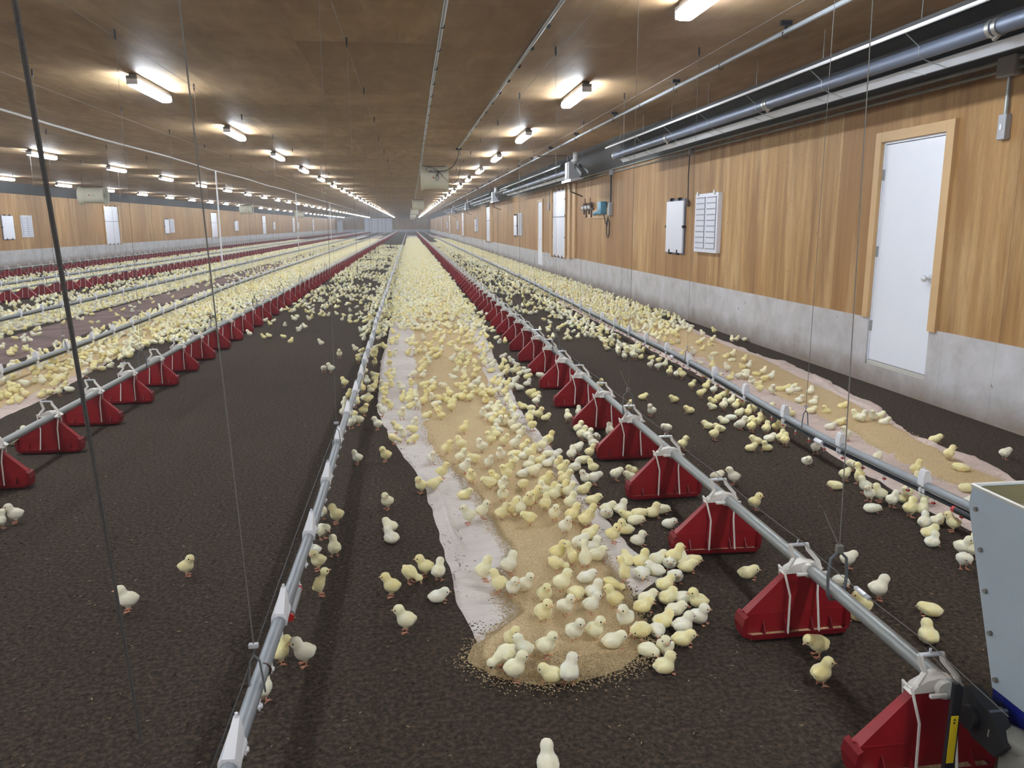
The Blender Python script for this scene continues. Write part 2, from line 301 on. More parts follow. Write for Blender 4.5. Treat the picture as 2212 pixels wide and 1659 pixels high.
# doors in the far wall
d = empty('door_3', (-6.33, YF-.02, .0)); d['kind'] = 'structure'
mb = MB()
for i in range(6): mb.rbox(-2.8, 2.8, -.05, 0, .0+i*.49, .475+i*.49, .01)
mb.build('roll_up_panel', M_PNL, d); mb = MB()
for i in range(1, 6): mb.box(-2.8, 2.8, -.056, -.05, i*.49-.03, i*.49)
for x in (-1.4, 0, 1.4): mb.box(x-.03, x+.03, -.058, -.05, 0, 2.9)
mb.build('strut', M_PGR, d); MB().rbox(-2.95, -2.82, -.1, 0, 0, 3.0, .01).rbox(2.82, 2.95, -.1, 0, 0, 3.0, .01).build('track', M_GALV, d)
d = empty('door_4', (-15.1+.65-1.9, YF-.02, .0)); d.location.x = -14.2; d['kind'] = 'structure'
MB().rbox(-.55, .55, -.05, 0, 0, 2.3, .01).build('door_panel', M_DOOR, d); MB().rbox(-.65, -.56, -.07, 0, 0, 2.4, .01).rbox(.56, .65, -.07, 0, 0, 2.4, .01).rbox(-.56, .56, -.069, 0, 2.31, 2.4, .01).build('casing', M_TRIM, d)
print('setting done')
# ------------------------------------------------------------------ CEILING LAMPS
def make_lamp():
    r = empty('ceiling_lamp'); h = MB().rbox(-.045, .045, -.6, .6, -.03, 0, .01); h.rbox(-.058, .058, -.655, .655, -.062, -.03, .006)
    a = h.build('housing', M_HOU, r); b = MB().rbox(-.068, .068, -.62, .62, -.135, -.058, .032).build('diffuser', M_GLOW, r)
    e = MB().rbox(-.058, .058, -.65, -.622, -.12, -.045, .008).build('end_cap', M_CLIP, r); f = MB().rbox(-.058, .058, .622, .65, -.12, -.045, .008).build('end_cap', M_CLIP, r)
    return reg(r, a, b, e, f)
lamp0 = make_lamp(); used = False
rown = ['row nearest the right wall', 'second row from the right wall', 'third row from the right wall', 'row nearest the left wall']
for ri, x in enumerate(LAMP_X):
    n = 0
    for i in range(-3, 36):
        y = LAMP_Y0+i*LAMP_DY
        if y > YF-1 or y < YN+.8: continue
        o = lamp0 if not used else copy_tree(lamp0); used = True; o.location = (x, y, HC)
        vis = (rt2.dot(Vector((x, y+.6, HC-.1))-CAMP), -up2.dot(Vector((x, y+.6, HC-.1))-CAMP), fw.dot(Vector((x, y+.6, HC-.1))-CAMP))
        inf = vis[2] > 0 and abs(vis[0]/vis[2]*F_PX) < 1106 and abs(vis[1]/vis[2]*F_PX) < 835
        n += 1 if inf else 0
        lab = 'glowing strip lamp in the %s, %s from the camera' % (rown[ri], ordinal(n)) if inf else 'glowing strip lamp overhead in the %s, out of the photo' % rown[ri]
        tag(o, lab, 'ceiling lamp', 'strip lamps in the '+rown[ri])
# ------------------------------------------------------------------ FEEDERS
def feeder_parts():
    P = {}
    # tray: octagonal-ended pan with raised lip
    def pan_loop(hx, hy, c, z): return [(-hx+c, -hy, z), (hx-c, -hy, z), (hx, -hy+c*1.2, z), (hx, hy-c*1.2, z), (hx-c, hy, z), (-hx+c, hy, z), (-hx, hy-c*1.2, z), (-hx, -hy+c*1.2, z)]
    loops = [pan_loop(.186, .038, .02, .002), pan_loop(.208, .055, .024, .016), pan_loop(.21, .057, .024, .034), pan_loop(.204, .051, .022, .034), pan_loop(.194, .042, .018, .014)]
    mb = MB(); vs = sum(loops, []); fs = [tuple(range(7, -1, -1)), tuple(range(32, 40))]
    for j in range(4):
        for q in range(8): fs.append((j*8+q, j*8+(q+1) % 8, (j+1)*8+(q+1) % 8, (j+1)*8+q))
    mb.add(vs, fs)
    # raised round end guards
    for s in (-1, 1): mb.prism([(s*.206, .02), (s*.214, .06), (s*.208, .09), (s*.194, .1), (s*.194, .03)], 'y', -.038, .038, None)
    for s in (-1, 1):
        for x in (-.13, -.045, .06, .135): mb.add([(x, s*.052, .03), (x, s*.022, .072), (x, s*.022, .02), (x+.003, s*.052, .03), (x+.003, s*.022, .072), (x+.003, s*.022, .02)], [(0, 1, 2), (5, 4, 3), (0, 3, 4, 1), (1, 4, 5, 2), (2, 5, 3, 0)])
    P['pan'] = (mb, M_RED2, False)
    mb = MB(); lo = [(-.195, .012), (.195, .012), (.195, .1), (.045, .247), (-.045, .247), (-.195, .1)]
    def ring(hw): return lo, hw
    vs = []; 
    for s in (-1, 1):
        for (x, z) in lo: hw = .02 if z < .2 else .015; vs.append((x, s*hw, z))
    fs = [(0, 1, 2, 5), (5, 2, 3, 4), (11, 8, 7, 6), (10, 9, 8, 11)]+[(i, i+6, (i+1) % 6+6, (i+1) % 6) for i in range(6)]
    mb.add(vs, fs)
    for s in (-1, 1): mb.box(-.194, .194, s*.0202-.001, s*.0202+.001, .098, .101)
    for s in (-1, 1): mb.sphere((s*.2, 0, .105), .005, 6, 4)
    P['hopper_panel'] = (mb, M_RED, False)
    mb = MB()
    for s in (-1, 1):
        y0, y1 = sorted((s*.019, s*.05)); mb.box(-.185, .185, y0, y1, .012, .024)
    P['feed'] = (mb, M_GRN, False)
    # bracket: saddle on pipe + two arms
    mb = MB(); mb.prism([(-.058, .248), (.09, .25), (.1, .262), (.082, .276), (.06, .286), (.02, .29), (-.01, .284), (-.04, .268)], 'y', -.018, .018)
    mb.tube([(.035, -.036, .262), (.035, .036, .262)], .026, 12); mb.rbox(-.02, .1, -.05, -.038, .25, .262, .003)
    for pts in ([(-.04, -.012, .272), (-.014, -.006, .305), (-.026, 0, .335), (-.03, 0, .356)], [(.07, -.04, .256), (.082, -.02, .268), (.078, -.01, .29), (.042, 0, .332), (.034, 0, .356)]): mb.tube(pts, .0085, 6)
    P['bracket'] = (mb, M_WHT, True)
    P['crossbar'] = (MB().tube([(-.034, 0, .354), (.036, 0, .354)], .0065, 8).tube([(0, 0, .354), (0, 0, .372)], .004, 6), M_CHR, True)
    W = []
    for sy in (-1, 1):
        W.append([(-.055, sy*.002, .262), (-.058, sy*.02, .268), (-.036, sy*.036, .17), (-.045, sy*.054, .03)])
        W.append([(.075, sy*.004, .255), (.078, sy*.02, .25), (.072, sy*.036, .17), (.078, sy*.054, .03)])
    return P, W
FP, FW = feeder_parts()
def make_feeder():
    r = empty('pan_feeder'); ch = []
    for nme, (mb, mt, sm) in FP.items(): ch.append(mb.build(nme, mt, r, sm))
    for wv in FW: ch.append(MB().tube(wv, .0042, 6).build('wire_leg', M_WHT, r, True))
    return reg(r, *ch)
def feeder_lod_mesh(full=True):
    mb = MB()
    for nme, (m2, mt, sm) in FP.items():
        if not full and nme in ('feed', 'crossbar'): continue
        idx = {M_RED2.name: 0, M_RED.name: 1, M_GRN.name: 2, M_WHT.name: 3, M_CHR.name: 3}[mt.name]; mb.mat(idx).add(m2.v, m2.f)
    mb.mat(3)
    for wv in FW: mb.tube(wv, .0045, 4)
    return mb
LODM = feeder_lod_mesh().mesh('pan_feeder_far', [M_RED2, M_RED, M_GRN, M_WHT])
feeder0 = make_feeder(); used = False
line_name = ['hopper feed line', 'left foreground line', 'third line', 'farthest left line']
counts = [112, 96, 54, 38]; starts = [1.822, 5.578-PITCH_Y*1, FEED[2]['y0']+PITCH_Y*15, FEED[3]['y0']+PITCH_Y*25]
rest = MB()
simple_f = MB(); simple_f.mat(0).box(-.208, .208, -.055, .055, .0, .036); simple_f.mat(1).add([(-.195, -.02, .036), (.195, -.02, .036), (.195, -.02, .1), (.045, -.015, .247), (-.045, -.015, .247), (-.195, -.02, .1), (-.195, .02, .036), (.195, .02, .036), (.195, .02, .1), (.045, .015, .247), (-.045, .015, .247), (-.195, .02, .1)], [(0, 1, 2, 3, 4, 5), (11, 10, 9, 8, 7, 6)]+[(i, i+6, (i+1) % 6+6, (i+1) % 6) for i in range(6)])
simple_f.mat(2).box(-.04, .1, -.03, .03, .25, .29).box(-.04, -.015, -.01, .01, .29, .36).box(.03, .05, -.01, .01, .29, .36).box(-.06, -.045, -.05, -.04, .03, .26).box(.075, .09, -.05, -.04, .03, .26)
for li, fd in enumerate(FEED):
    for i in range(230):
        y = starts[li]+i*PITCH_Y
        if y > YF-1.5: break
        jx = .004*math.sin(i*1.7+li); rz = .03*math.sin(i*2.3+li*2)
        if i < counts[li]:
            if y < 15:
                o = feeder0 if not used else copy_tree(feeder0); used = True
            else: o = bpy.data.objects.new('pan_feeder', LODM); COL.objects.link(o)
            o.location = (fd['x']-.008+jx, y, 0.002); o.rotation_euler.z = rz
            tag(o, 'red trough feeder, %s from the near end of the %s' % (ordinal(i+1), line_name[li]), 'feeder', 'red feeders on the '+line_name[li])
        else:
            for mi in (0, 1, 2):
                rest.mat(mi)
            k0 = len(rest.v); rest.v += [(v[0]+fd['x'], v[1]+y, v[2]) for v in simple_f.v]; rest.f += [tuple(q+k0 for q in f) for f in simple_f.f]; rest.m += simple_f.m
tag(rest.build('pan_feeder', [M_RED2, M_RED, M_WHT]), 'distant red feeders merging together along the far ends of the feed lines', 'feeder', 'distant feeders', 'stuff')
# feed pipes
for li, fd in enumerate(FEED):
    y0 = [1.58, 3.2, 8, 12][li]; pts = []
    y = y0
    while y < YF-1: pts.append((fd['pipe']+.006*math.sin(y*.9+li), y, .263+.004*math.sin(y*.7+1))); y += .5 if y < 30 else 5
    o = MB().tube(pts, .0235, 10).build('feed_pipe', M_GALV, smooth=True)
    tag(o, ['galvanised feed pipe running to the hopper at lower right', 'galvanised feed pipe left of the middle drinker line', 'galvanised feed pipe third from the right wall', 'galvanised feed pipe nearest the left wall'][li], 'feed pipe', 'galvanised feed pipes')
    # anti-perch wire above
    if li == 0:
        ws = []; y = y0+.1
        i0 = starts[li]; j = 0
        while i0+j*PITCH_Y < 90: ws.append((fd['x']+.0, i0+j*PITCH_Y, .376)); ws.append((fd['x'], i0+(j+.5)*PITCH_Y, .366)); j += 1
        ws = ws[:-1]; ws.insert(0, (fd['x']+.03, ws[0][1]-.25, .33)) if li == 0 else None
        o = MB().tube(ws, .0016, 4).build('anti_perch_wire', M_WIRE); tag(o, 'thin steel wire strung above the %s feed pipe' % ('right' if li == 0 else 'left'), 'wire')
        if li == 0: MB().tube([(0, -.02, 0), (0, .02, 0)], .008, 8).box(-.006, .006, -.04, .04, -.005, .005).build('tensioner', M_CHR, o, True, (fd['x'], 2.17, .367))
print('feeders done')
# ------------------------------------------------------------------ DRINKER LINES
def xpath(pts):
    def f(y):
        if y <= pts[0][0]: return pts[0][1]
        for (a, b), (c, dd) in zip(pts, pts[1:]):
            if y <= c: return b+(dd-b)*(y-a)/(c-a)
        return pts[-1][1]
    return f
DR = [dict(nm='drinker line along the right wall side', f=xpath([(3, 2.68), (4.7, 2.60), (6.2, 2.68), (8.3, 2.76), (11, 2.77), (20, 2.87), (200, 2.87)]), y0=2.6, c0=3.68, z=.165),
      dict(nm='middle drinker line', f=xpath([(1, -.487), (9, -.483), (11, -.5), (200, -.56)]), y0=1.0, c0=1.907, z=.165),
      dict(nm='second drinker line from the left feeders', f=xpath([(5, -3.83), (12, -3.93), (20, -4.15), (200, -4.2)]), y0=5.6, c0=7.15, z=.165),
      dict(nm='third drinker line', f=xpath([(8, -6.1), (200, -6.1)]), y0=9, c0=11.0, z=.165), dict(nm='farthest drinker line', f=xpath([(8, -9.8), (200, -9.8)]), y0=12, c0=16.0, z=.165)]
dl_label = ['grey water pipe with white clips on the right, beside the wall paper strip', 'grey water pipe with white clips running up the middle of the photo', 'grey water pipe with white clips left of the left red feeders', 'grey water pipe with clips between brown paper and the third feeders', 'farthest grey water pipe, between the two left-hand feeder rows']
for di, D in enumerate(DR):
    r = empty('drinker_line', (D['f'](D['y0']), D['y0'], 0)); tag(r, dl_label[di], 'water line', 'drinker lines'); ox, oy = r.location.x, r.location.y
    ys = []; y = D['y0']
    while y < YF-2: ys.append(y); y += .4 if y < 25 else 4
    wob = lambda y: .006*math.sin(y*1.9+di)
    P1 = [(D['f'](y)+wob(y)-ox, y-oy, D['z']+.004*math.sin(y*1.1)) for y in ys]; P2 = [(a, b, c-.037) for a, b, c in P1]
    MB().tube(P1, .0225, 10).build('support_pipe', M_PVC, r, True)
    mb = MB(); mb.tube([(a-.004, b, c) for a, b, c in P2], .0125, 6); mb.build('water_pipe', M_DRK, r)
    clip = MB()
    cl = MB(); cl.prism([(-.028, -.05), (.028, -.05), (.026, .03), (.012, .062), (-.012, .062), (-.026, .03)], 'y', -.035, .035, [(-.020, -.05), (.02, -.05), (.024, .02), (.010, .05), (-.010, .05), (-.024, .02)])
    # tall hooded clip: a sleeve open around the pipe with a fin
    cl = MB(); cl.tube([(0, -.055, .0), (0, .05, .0)], .0265, 12); cl.prism([(-.0275, -.012), (.0275, -.012), (.0265, .02), (.016, .032), (-.016, .032), (-.0265, .02)], 'y', -.06, .045, [(-.021, -.005), (.021, -.005), (.017, .05), (.008, .085), (-.008, .085), (-.017, .05)]); cl.prism([(-.006, -.05), (.006, -.05), (.01, -.02), (-.01, -.02)], 'y', -.02, .02)
    if di != 1: cl = MB().prism([(-.012, -.055), (.012, -.055), (.021, -.034), (.015, -.014), (.026, 0), (.022, .05), (.011, .08), (-.011, .08), (-.022, .05), (-.026, 0), (-.015, -.014), (-.021, -.034)], 'y', -.024, .024)
    cl.tube([(0, .042 if di == 1 else 0, .08), (0, .042 if di == 1 else 0, .095)], .005, 6); cl.tube([(-.022, 0, -.01), (-.03, 0, -.04), (-.012, 0, -.062)], .003, 5)
    cm = cl.mesh('clip', M_CLIP, True); nc = 0; y = D['c0']; far = MB()
    while y < YF-3:
        cx = D['f'](y)+wob(y)-ox
        if nc < 90:
            c = bpy.data.objects.new('clip', cm); COL.objects.link(c); c.parent = r; c.location = (cx, y-oy, D['z']); c.rotation_euler = (0, -.08 if di == 0 else .05, 0)
        else: far.box(cx-.025, cx+.025, y-oy-.04, y-oy+.04, D['z']-.02, D['z']+.07)
        nc += 1; y += PITCH_Y if y < 60 else PITCH_Y*2
    o = far.build('clip', M_CLIP, r); o['kind'] = 'stuff'
    nm = MB().tube([(0, 0, .0), (0, 0, -.022)], .006, 6).mat(1).tube([(0, 0, -.022), (0, 0, -.03)], .011, 8).mat(0).tube([(0, 0, -.03), (0, 0, -.042)], .003, 5).mesh('nipple', [M_CLIP, M_REDC if di == 0 else M_CLIP], True)
    y = D['c0']-.9; n = 0
    while n < (60 if di < 3 else 0):
        c = bpy.data.objects.new('nipple', nm); COL.objects.link(c); c.parent = r; c.location = (D['f'](y)+wob(y)-ox+.0, y-oy, D['z']-.048); n += 1; y += .205
    if di == 0:
        MB().tube([(-.012, .0, .118), (-.012, .02, .118)], .017, 10).build('red_ring', M_REDC, r, True, (D['f'](3.42)-ox, 3.42-oy, 0)); MB().tube([(0, 0, .12), (.02, -.5, .115)], .018, 10).build('black_coupling', M_BLK, r, True, (D['f'](3.42)-ox-.012, 3.42-oy, 0))
        for yy in (4.62, 8.0): MB().tube([(-.012, 0, D['z']-.036), (-.012, .09, D['z']-.036)], .016, 8).build('white_sleeve', M_CLIP, r, True, (D['f'](yy)-ox, yy-oy, 0))
    if di == 1:
        for yy in (2.75, 2.98): MB().tube([(.012, 0, .11), (.012, .012, .11)], .016, 10).build('red_ring', M_REDC, r, True, (D['f'](yy)-ox, yy-oy, 0))
        MB().tube([(.012, 0, .11), (.012, .2, .11)], .0145, 10).build('grey_sleeve', M_BOX, r, True, (D['f'](2.78)-ox, 2.78-oy, 0)); MB().tube([(0, 0, .0), (0, .006, 0)], .024, 12).build('clamp_band', M_COP, r, True, (D['f'](2.31)-ox, 2.31-oy, D['z']))
        sh = MB().tube([(-.045, .3, .185), (-.043, 1.2, .178), (-.045, 2.4, .186), (-.043, 4, .18)], .002, 5); sh.build('shock_wire', M_BLK, r)
print('drinkers done')
# ------------------------------------------------------------------ HANGING CORDS
def cord(p0, p1, r, label, group, bail=None, pulley=True, sag=0.):
    o = empty('hanging_cord', (p0[0], p0[1], p0[2])); q = Vector(p1)-Vector(p0)
    MB().tube([(0, 0, 0), q*.5+Vector((sag, 0, 0)), q], r, 5).build('cord', M_CORD, o)
    if pulley: MB().box(-.008, .008, -.004, .004, -.045, .02).tube([(-.004, 0, -.05), (.004, 0, -.05)], .014, 10).build('pulley', M_BLK, o, False, (q.x, q.y, q.z))
    if bail == 'feed':
        pts = [(-.03, 0, -.17), (-.034, 0, -.1), (-.028, 0, -.04), (0, 0, -.012), (.028, 0, -.04), (.034, 0, -.1), (.03, 0, -.17)]
        b = MB().tube(pts, .0055, 8); b.tube([(-.03, 0, -.17), (-.02, .0, -.19), (.02, 0, -.19), (.03, 0, -.17)], .0055, 8); b.build('bail', M_BAIL, o, True); MB().rbox(-.012, .012, -.01, .01, -.02, .01, .004).tube([(0, 0, 0), (-.05, .03, .12)], .0018, 5).build('knot', M_CAST, o)
    if bail == 'water':
        MB().strap([(-.024, 0, -.15), (-.014, 0, -.05), (0, 0, -.03), (.014, 0, -.05), (.024, 0, -.15)], .008, .004).tube([(0, 0, -.04), (0, 0, 0)], .002, 5).build('bail', M_BAIL, o); MB().rbox(-.014, .014, -.007, .007, -.006, .008, .002).build('adjuster', M_CHR, o)
    tag(o, label, 'cord', group); return o
# (x function, list of Y, base z, name, kind)
for nm, fx, y0, zb, kind, vis in [('right feed line', lambda y: 1.425, 2.38, .43, 'feed', 14), ('left feed line', lambda y: -2.425, 4.75, .43, 'feed', 10), ('third feed line', lambda y: -8.11, 19.0, .43, 'feed', 3), ('farthest feed line', lambda y: -12.1, 27.0, .43, 'feed', 3),
                                  ('right drinker line', DR[0]['f'], 4.9, .31, 'water', 12), ('middle drinker line', DR[1]['f'], 2.2, .31, 'water', 11), ('left drinker line', DR[2]['f'], 9.4, .31, 'water', 7), ('third drinker line', DR[3]['f'], 15.0, .31, 'water', 3)]:
    for i in range(vis):
        y = y0+i*2.68; x = fx(y); lean = {('middle drinker line', 0): -.42, ('right feed line', 0): .1}.get((nm, i), 0)
        cord((x, y, zb), (x+(0 if lean else .02*math.sin(i*2.1)), y+lean+.05*math.sin(i*1.3), HC-.02), (.0019 if i < 1 else .0013), '%s cord holding up the %s, %s from the near end' % ('grey' if i % 2 else 'thin grey', nm, ordinal(i+1)), 'cords of the '+nm, kind if y < 25 else None)
    o = MB().tube([(fx(40)+.0, YN+.5, HC-.05), (fx(40), 80, HC-.05)], .0022, 5).build('winch_cable', M_WIRE); tag(o, 'thin winch cable under the ceiling above the %s' % nm, 'cable', 'winch cables')
# close swaying rope on the left and the tilted one of the right drinker
o = empty('pull_rope', (-.30, .80, .993)); MB().tube([(0, 0, -.02), (-.03, .025, .36), (-.06, .05, .727), (-.2, .12, 2.12)], [.0016, .0024, .0028, .003], 8).build('rope', M_ROPE, o); tag(o, 'thick grey rope hanging close to the camera at the left', 'rope')
# ------------------------------------------------------------------ CEILING SERVICES
def run(name, pts, r, m, label, cat, n=8, extra=None):
    o = MB().tube(pts, r, n).build(name, m, smooth=True); tag(o, label, cat)
    return o
o = run('water_pipe', [(3.08+.03*math.sin(y*.3), y, HC-.085) for y in range(-4, 20)]+[(3.0, 100, HC-.085)], .019, M_PVC, 'grey pipe hung under the ceiling between right lamps and heater', 'pipe')
for y in [1.2+i*1.35 for i in range(40)]:
    big = (int(round((y-1.2)/1.35)) % 2 == 0); mb = MB().tube([(.0, 0, .0), (-.028, 0, -.005), (-.028, 0, -.045), (0, 0, -.05), (.022, 0, -.03)], .005, 5)
    if big: mb.box(-.045, .045, -.02, .02, .05, .084).box(-.012, .012, -.012, .012, 0, .06)
    mb.build('pipe_hook', M_BLK, o, False, (3.08+.03*math.sin(y*.3), y, HC-.085))
o = run('cable_conduit', [(.318, YN+.2, HC-.02), (.316, 9.5, HC-.02), (.35, 20, HC-.02), (.42, 60, HC-.02)], .016, M_GALV, 'pale conduit along the ceiling, left of the middle fans', 'conduit')
for y in [5.2+i*.9 for i in range(30)]: MB().tube([(0, -.008, 0), (0, .008, 0)], .021, 8).build('strap', M_BLK, o, False, (.318+(y-5)*.0018, y, HC-.02))
o = run('cable_conduit', [(1.2, YN+.2, HC-.02), (1.15, 9.2, HC-.02), (1.11, 17.7, HC-.02)], .016, M_GALV, 'conduit along the ceiling ending above the hanging fan cable', 'conduit')
for y in [5.2+i*.85 for i in range(15)]: MB().tube([(0, -.008, 0), (0, .008, 0)], .021, 8).build('strap', M_BLK, o, False, (1.2-(y-5)*.007, y, HC-.02))
MB().rbox(-.06, .06, -.04, .04, -.04, .0, .006).build('junction_box', M_BLK, o, False, (1.11, 17.8, HC))
P = [(-5.5, 6, HC-.03)]+[(-5.56+.05*math.sin(y*.7), y, HC-.04) for y in range(12, 46, 2)]+[(-5.6, 90, HC-.04)]
o = run('cable_conduit', P, .018, M_CLIP, 'long white conduit crossing the left ceiling between lamp rows', 'conduit')
for (x, y) in ((-5.58, 24.9), (-5.64, 42.2), (-5.6, 59.5)):
    o = MB().tube([(0, 0, 0), (0, 0, HC-.03-.3)], .022, 8).build('drop_pipe', M_CLIP, smooth=True, loc=(x, y, .3)); tag(o, 'white drop pipe from the left ceiling conduit, %s from the camera' % ordinal({-5.58: 1, -5.64: 2, -5.6: 3}[x]), 'pipe', 'white drop pipes')
for i, (xx, yy) in enumerate([(-2.85, 7.72), (-2.85, 12.9), (-2.85, 18.3)]):
    pass
# circulation fans
def fan(x, y, z, sc, label, cords):
    o = empty('barrel_fan', (x, y, z)); r = .235
    mb = MB(); mb.tube([(-.3, 0, 0), (-.29, 0, 0), (-.24, 0, 0), (-.2, 0, 0), (.2, 0, 0), (.24, 0, 0), (.29, 0, 0), (.3, 0, 0)], [.275, .275, .25, .235, .235, .25, .275, .275], 24, False)
    mb.build('shell', M_FAN, o, True); mb = MB()
    for s in (-1, 1):
        for q in range(1, 6): mb.tube([(s*.27, .05*q*math.cos(t*.5236), .05*q*math.sin(t*.5236)) for t in range(13)], .003, 4, False)
        for t in range(6): mb.tube([(s*.27, 0, 0), (s*.27, .26*math.cos(t*1.047), .26*math.sin(t*1.047))], .003, 4)
    mb.build('guard', M_WIRE, o); MB().tube([(-.12, 0, 0), (.1, 0, 0)], .07, 12).build('motor', M_BLK, o, True)
    mb = MB()
    for t in range(5): a = t*1.2566; c, s = math.cos(a), math.sin(a); mb.add([(.12, .06*c, .06*s), (.16, .06*c-.04*s, .06*s+.04*c), (.17, .2*c-.09*s, .2*s+.09*c), (.13, .22*c, .22*s)], [(0, 1, 2, 3)])
    mb.build('blade', M_FAN, o); MB().tube([(-.03, -.242, .0), (-.03, -.236, 0)], .018, 10).build('logo_mark', M_BRS, o, True)
    MB().box(0, .11, -.237, -.235, .003, .009).box(-.02, .11, -.2365, -.2345, -.022, -.018).build('logo_text', M_COP, o)
    mb = MB()
    for s in (-1, 1): mb.tube([(s*.24, 0, .24), (s*.24, 0, HC-z)], .0035, 5).tube([(s*.24, -.12, .21), (s*.24, 0, .26)], .003, 5)
    mb.tube([(-.25, -.05, .25), (.25, -.05, .25)], .008, 6); mb.build('hanging_chain', M_BLK, o)
    if cords:
        mb = MB(); X, Y, Z = 1.11-x, 17.75-y, HC-.03-z
        def bez(pts, n=14):
            out = []
            for i in range(n+1):
                t = i/n; q = [Vector(p) for p in pts]
                while len(q) > 1: q = [a.lerp(b, t) for a, b in zip(q, q[1:])]
                out.append(q[0])
            return out
        mb.tube(bez([(X, Y, Z), (X-.02, Y, Z-.3), (.35, -.3, .12), (.1, -.3, .13)]), .009, 6); mb.tube(bez([(X+.02, Y, Z), (X+.06, Y, Z-.5), (.5, -.3, -.45), (.1, -.3, .12)]), .006, 6)
        mb.tube(bez([(.1, -.3, .12), (-.2, -.3, .35), (-.35, -.3, .05), (.1, -.3, .12)]), .006, 6); mb.tube(bez([(.1, -.3, .12), (-.15, -.3, .2), (-.2, -.3, .08), (.1, -.3, .12)]), .006, 6)
        mb.tube([(.1, -.3, .12), (.06, -.3, .06), (.04, -.3, .02)], .014, 6); mb.tube(bez([(.06, -.3, .06), (.12, -.3, -.12), (.0, -.3, -.1), (.02, -.3, .0)]), .005, 6); mb.build('cable', M_BLK, o)
    o.scale = (sc, 1, 1); tag(o, label, 'fan', 'barrel fans'); return o
fan(.58, 18, 2.52, 1, 'cream barrel fan hanging nearest, with looped black cable', True)
for i, (x, y) in enumerate([(.48, 41), (.45, 63), (.45, 85), (.45, 107)]): fan(x, y, 2.5, 1, 'cream barrel fan in the middle row, %s from the near fan' % ordinal(i+1), False)
for i, (x, y, s) in enumerate([(-9.55, 26.3, 1.25), (-9.4, 49, 1.2), (-9.4, 72, 1.2)]): fan(x, y, 2.44, s, 'cream barrel fan hanging over the left side, %s from the camera' % ordinal(i+1), False)
# ------------------------------------------------------------------ RADIANT HEATERS (right wall)
def heater(y0, y1, n):
    o = empty('radiant_heater', (3.64, y1, 2.695)); L = y1-y0
    prof = [(-.19, .12), (-.185, .135), (-.1, .2), (.04, .19), (.11, .09), (.14, -.02), (.155, -.105), (.135, -.12), (.085, -.065), (.09, -.06), (.128, -.104), (.14, -.1), (.125, -.02), (.095, .08), (.03, .178), (-.09, .188), (-.178, .128), (-.18, .12)]
    mb = MB(); vs = []; k_ = len(prof)
    for yy in (0, -L): vs += [(p[0], yy, p[1]) for p in prof]
    mb.add(vs, [(i, i+1, i+1+k_, i+k_) for i in range(k_-1)]); mb.build('reflector', M_SOF, o); MB().prism([(.078, -.06), (.13, -.115), (.136, -.108), (.084, -.054)], 'y', -L, 0).build('lower_flange', M_RFL, o)  # shade put into the reflector's dark colour, lamp light into the flange's bright one
    MB().tube([(-.185, 0, .125), (-.185, -L, .125)], .014, 8).build('upper_lip', M_CLIP, o, True)
    MB().tube([(-.01, .05, 0), (-.01, -L, 0)], .05, 14).build('burner_tube', M_TUBE, o, True)
    MB().tube([(-.01, .06, 0), (-.01, .0, 0)], .053, 14).build('end_cap', M_RIM, o, True)
    y = -2.9
    while y > -L and y > -16:
        MB().tube([(-.01, y-.045, 0), (-.01, y-.01, 0)], .058, 14).tube([(-.01, y+.01, 0), (-.01, y+.045, 0)], .058, 14).tube([(-.01, y-.02, -.05), (-.01, y+.02, -.07)], .014, 8).build('coupling', M_ALU, o, True); y -= 3.2
    y = -.5
    while y > -L and y > -18:
        MB().tube([(-.19, y, .13), (-.06, y, .03), (-.055, y, -.03), (.0, y, -.06), (.13, y-.05, -.115)], .0035, 5).tube([(.06, y+.35, -.06), (.14, y+.2, -.12), (.09, y+.1, -.06)], .003, 5).tube([(-.06, y, .16), (-.06, y, HC-2.695)], .003, 5).build('hanger_wire', M_GALV, o); y -= 1.35
    tag(o, 'long radiant tube heater under the right ceiling edge, %s from the camera' % ordinal(n), 'heater', 'tube heaters'); return o
def burner(y, n):
    o = empty('heater_burner', (3.66, y, 2.69)); MB().rbox(-.13, .13, -.24, .24, -.2, .18, .01).build('case', M_BOX, o); MB().rbox(-.145, -.128, -.1, .1, -.17, .17, .004).build('control_plate', M_CLIP, o)
    MB().tube([(.0, -.3, .38), (0, -.3, .22), (0, -.22, .17), (-.0, -.05, .19)], .055, 12).build('flue_elbow', M_CLIP, o, True)
    MB().strap([(0, -.2, .1), (.05, -.75, -.12)], .09, .02, (0, 0, 1)).strap([(.1, -.2, .12), (.16, -.95, -.1)], .07, .02, (0, 0, 1)).build('bracket', M_BLK, o)
    MB().tube([(-.1, .05, .18), (-.1, .05, .33), (-.75, .3, .33), (-.8, .5, .31)], .014, 6).build('gas_pipe', M_COP, o); MB().tube([(-.05, .1, -.2), (-.02, .1, -.45), (.3, .3, -.55)], .016, 6).build('drain_pipe', M_COP, o)
    mb = MB(); mb.prism([(-.14, -.26), (.14, -.2), (.14, -.17), (-.14, -.2)], 'y', -.5, .55); mb.build('drip_tray', M_RFL, o); tag(o, 'grey heater burner box with white flue elbow, %s from the camera' % ordinal(n), 'heater burner', 'heater burners')
heater(.5, 14.1, 1)
for i in range(4): b = 18.0+i*16.5; burner(b, i+1); heater(b+.45, b+12.8, i+2)
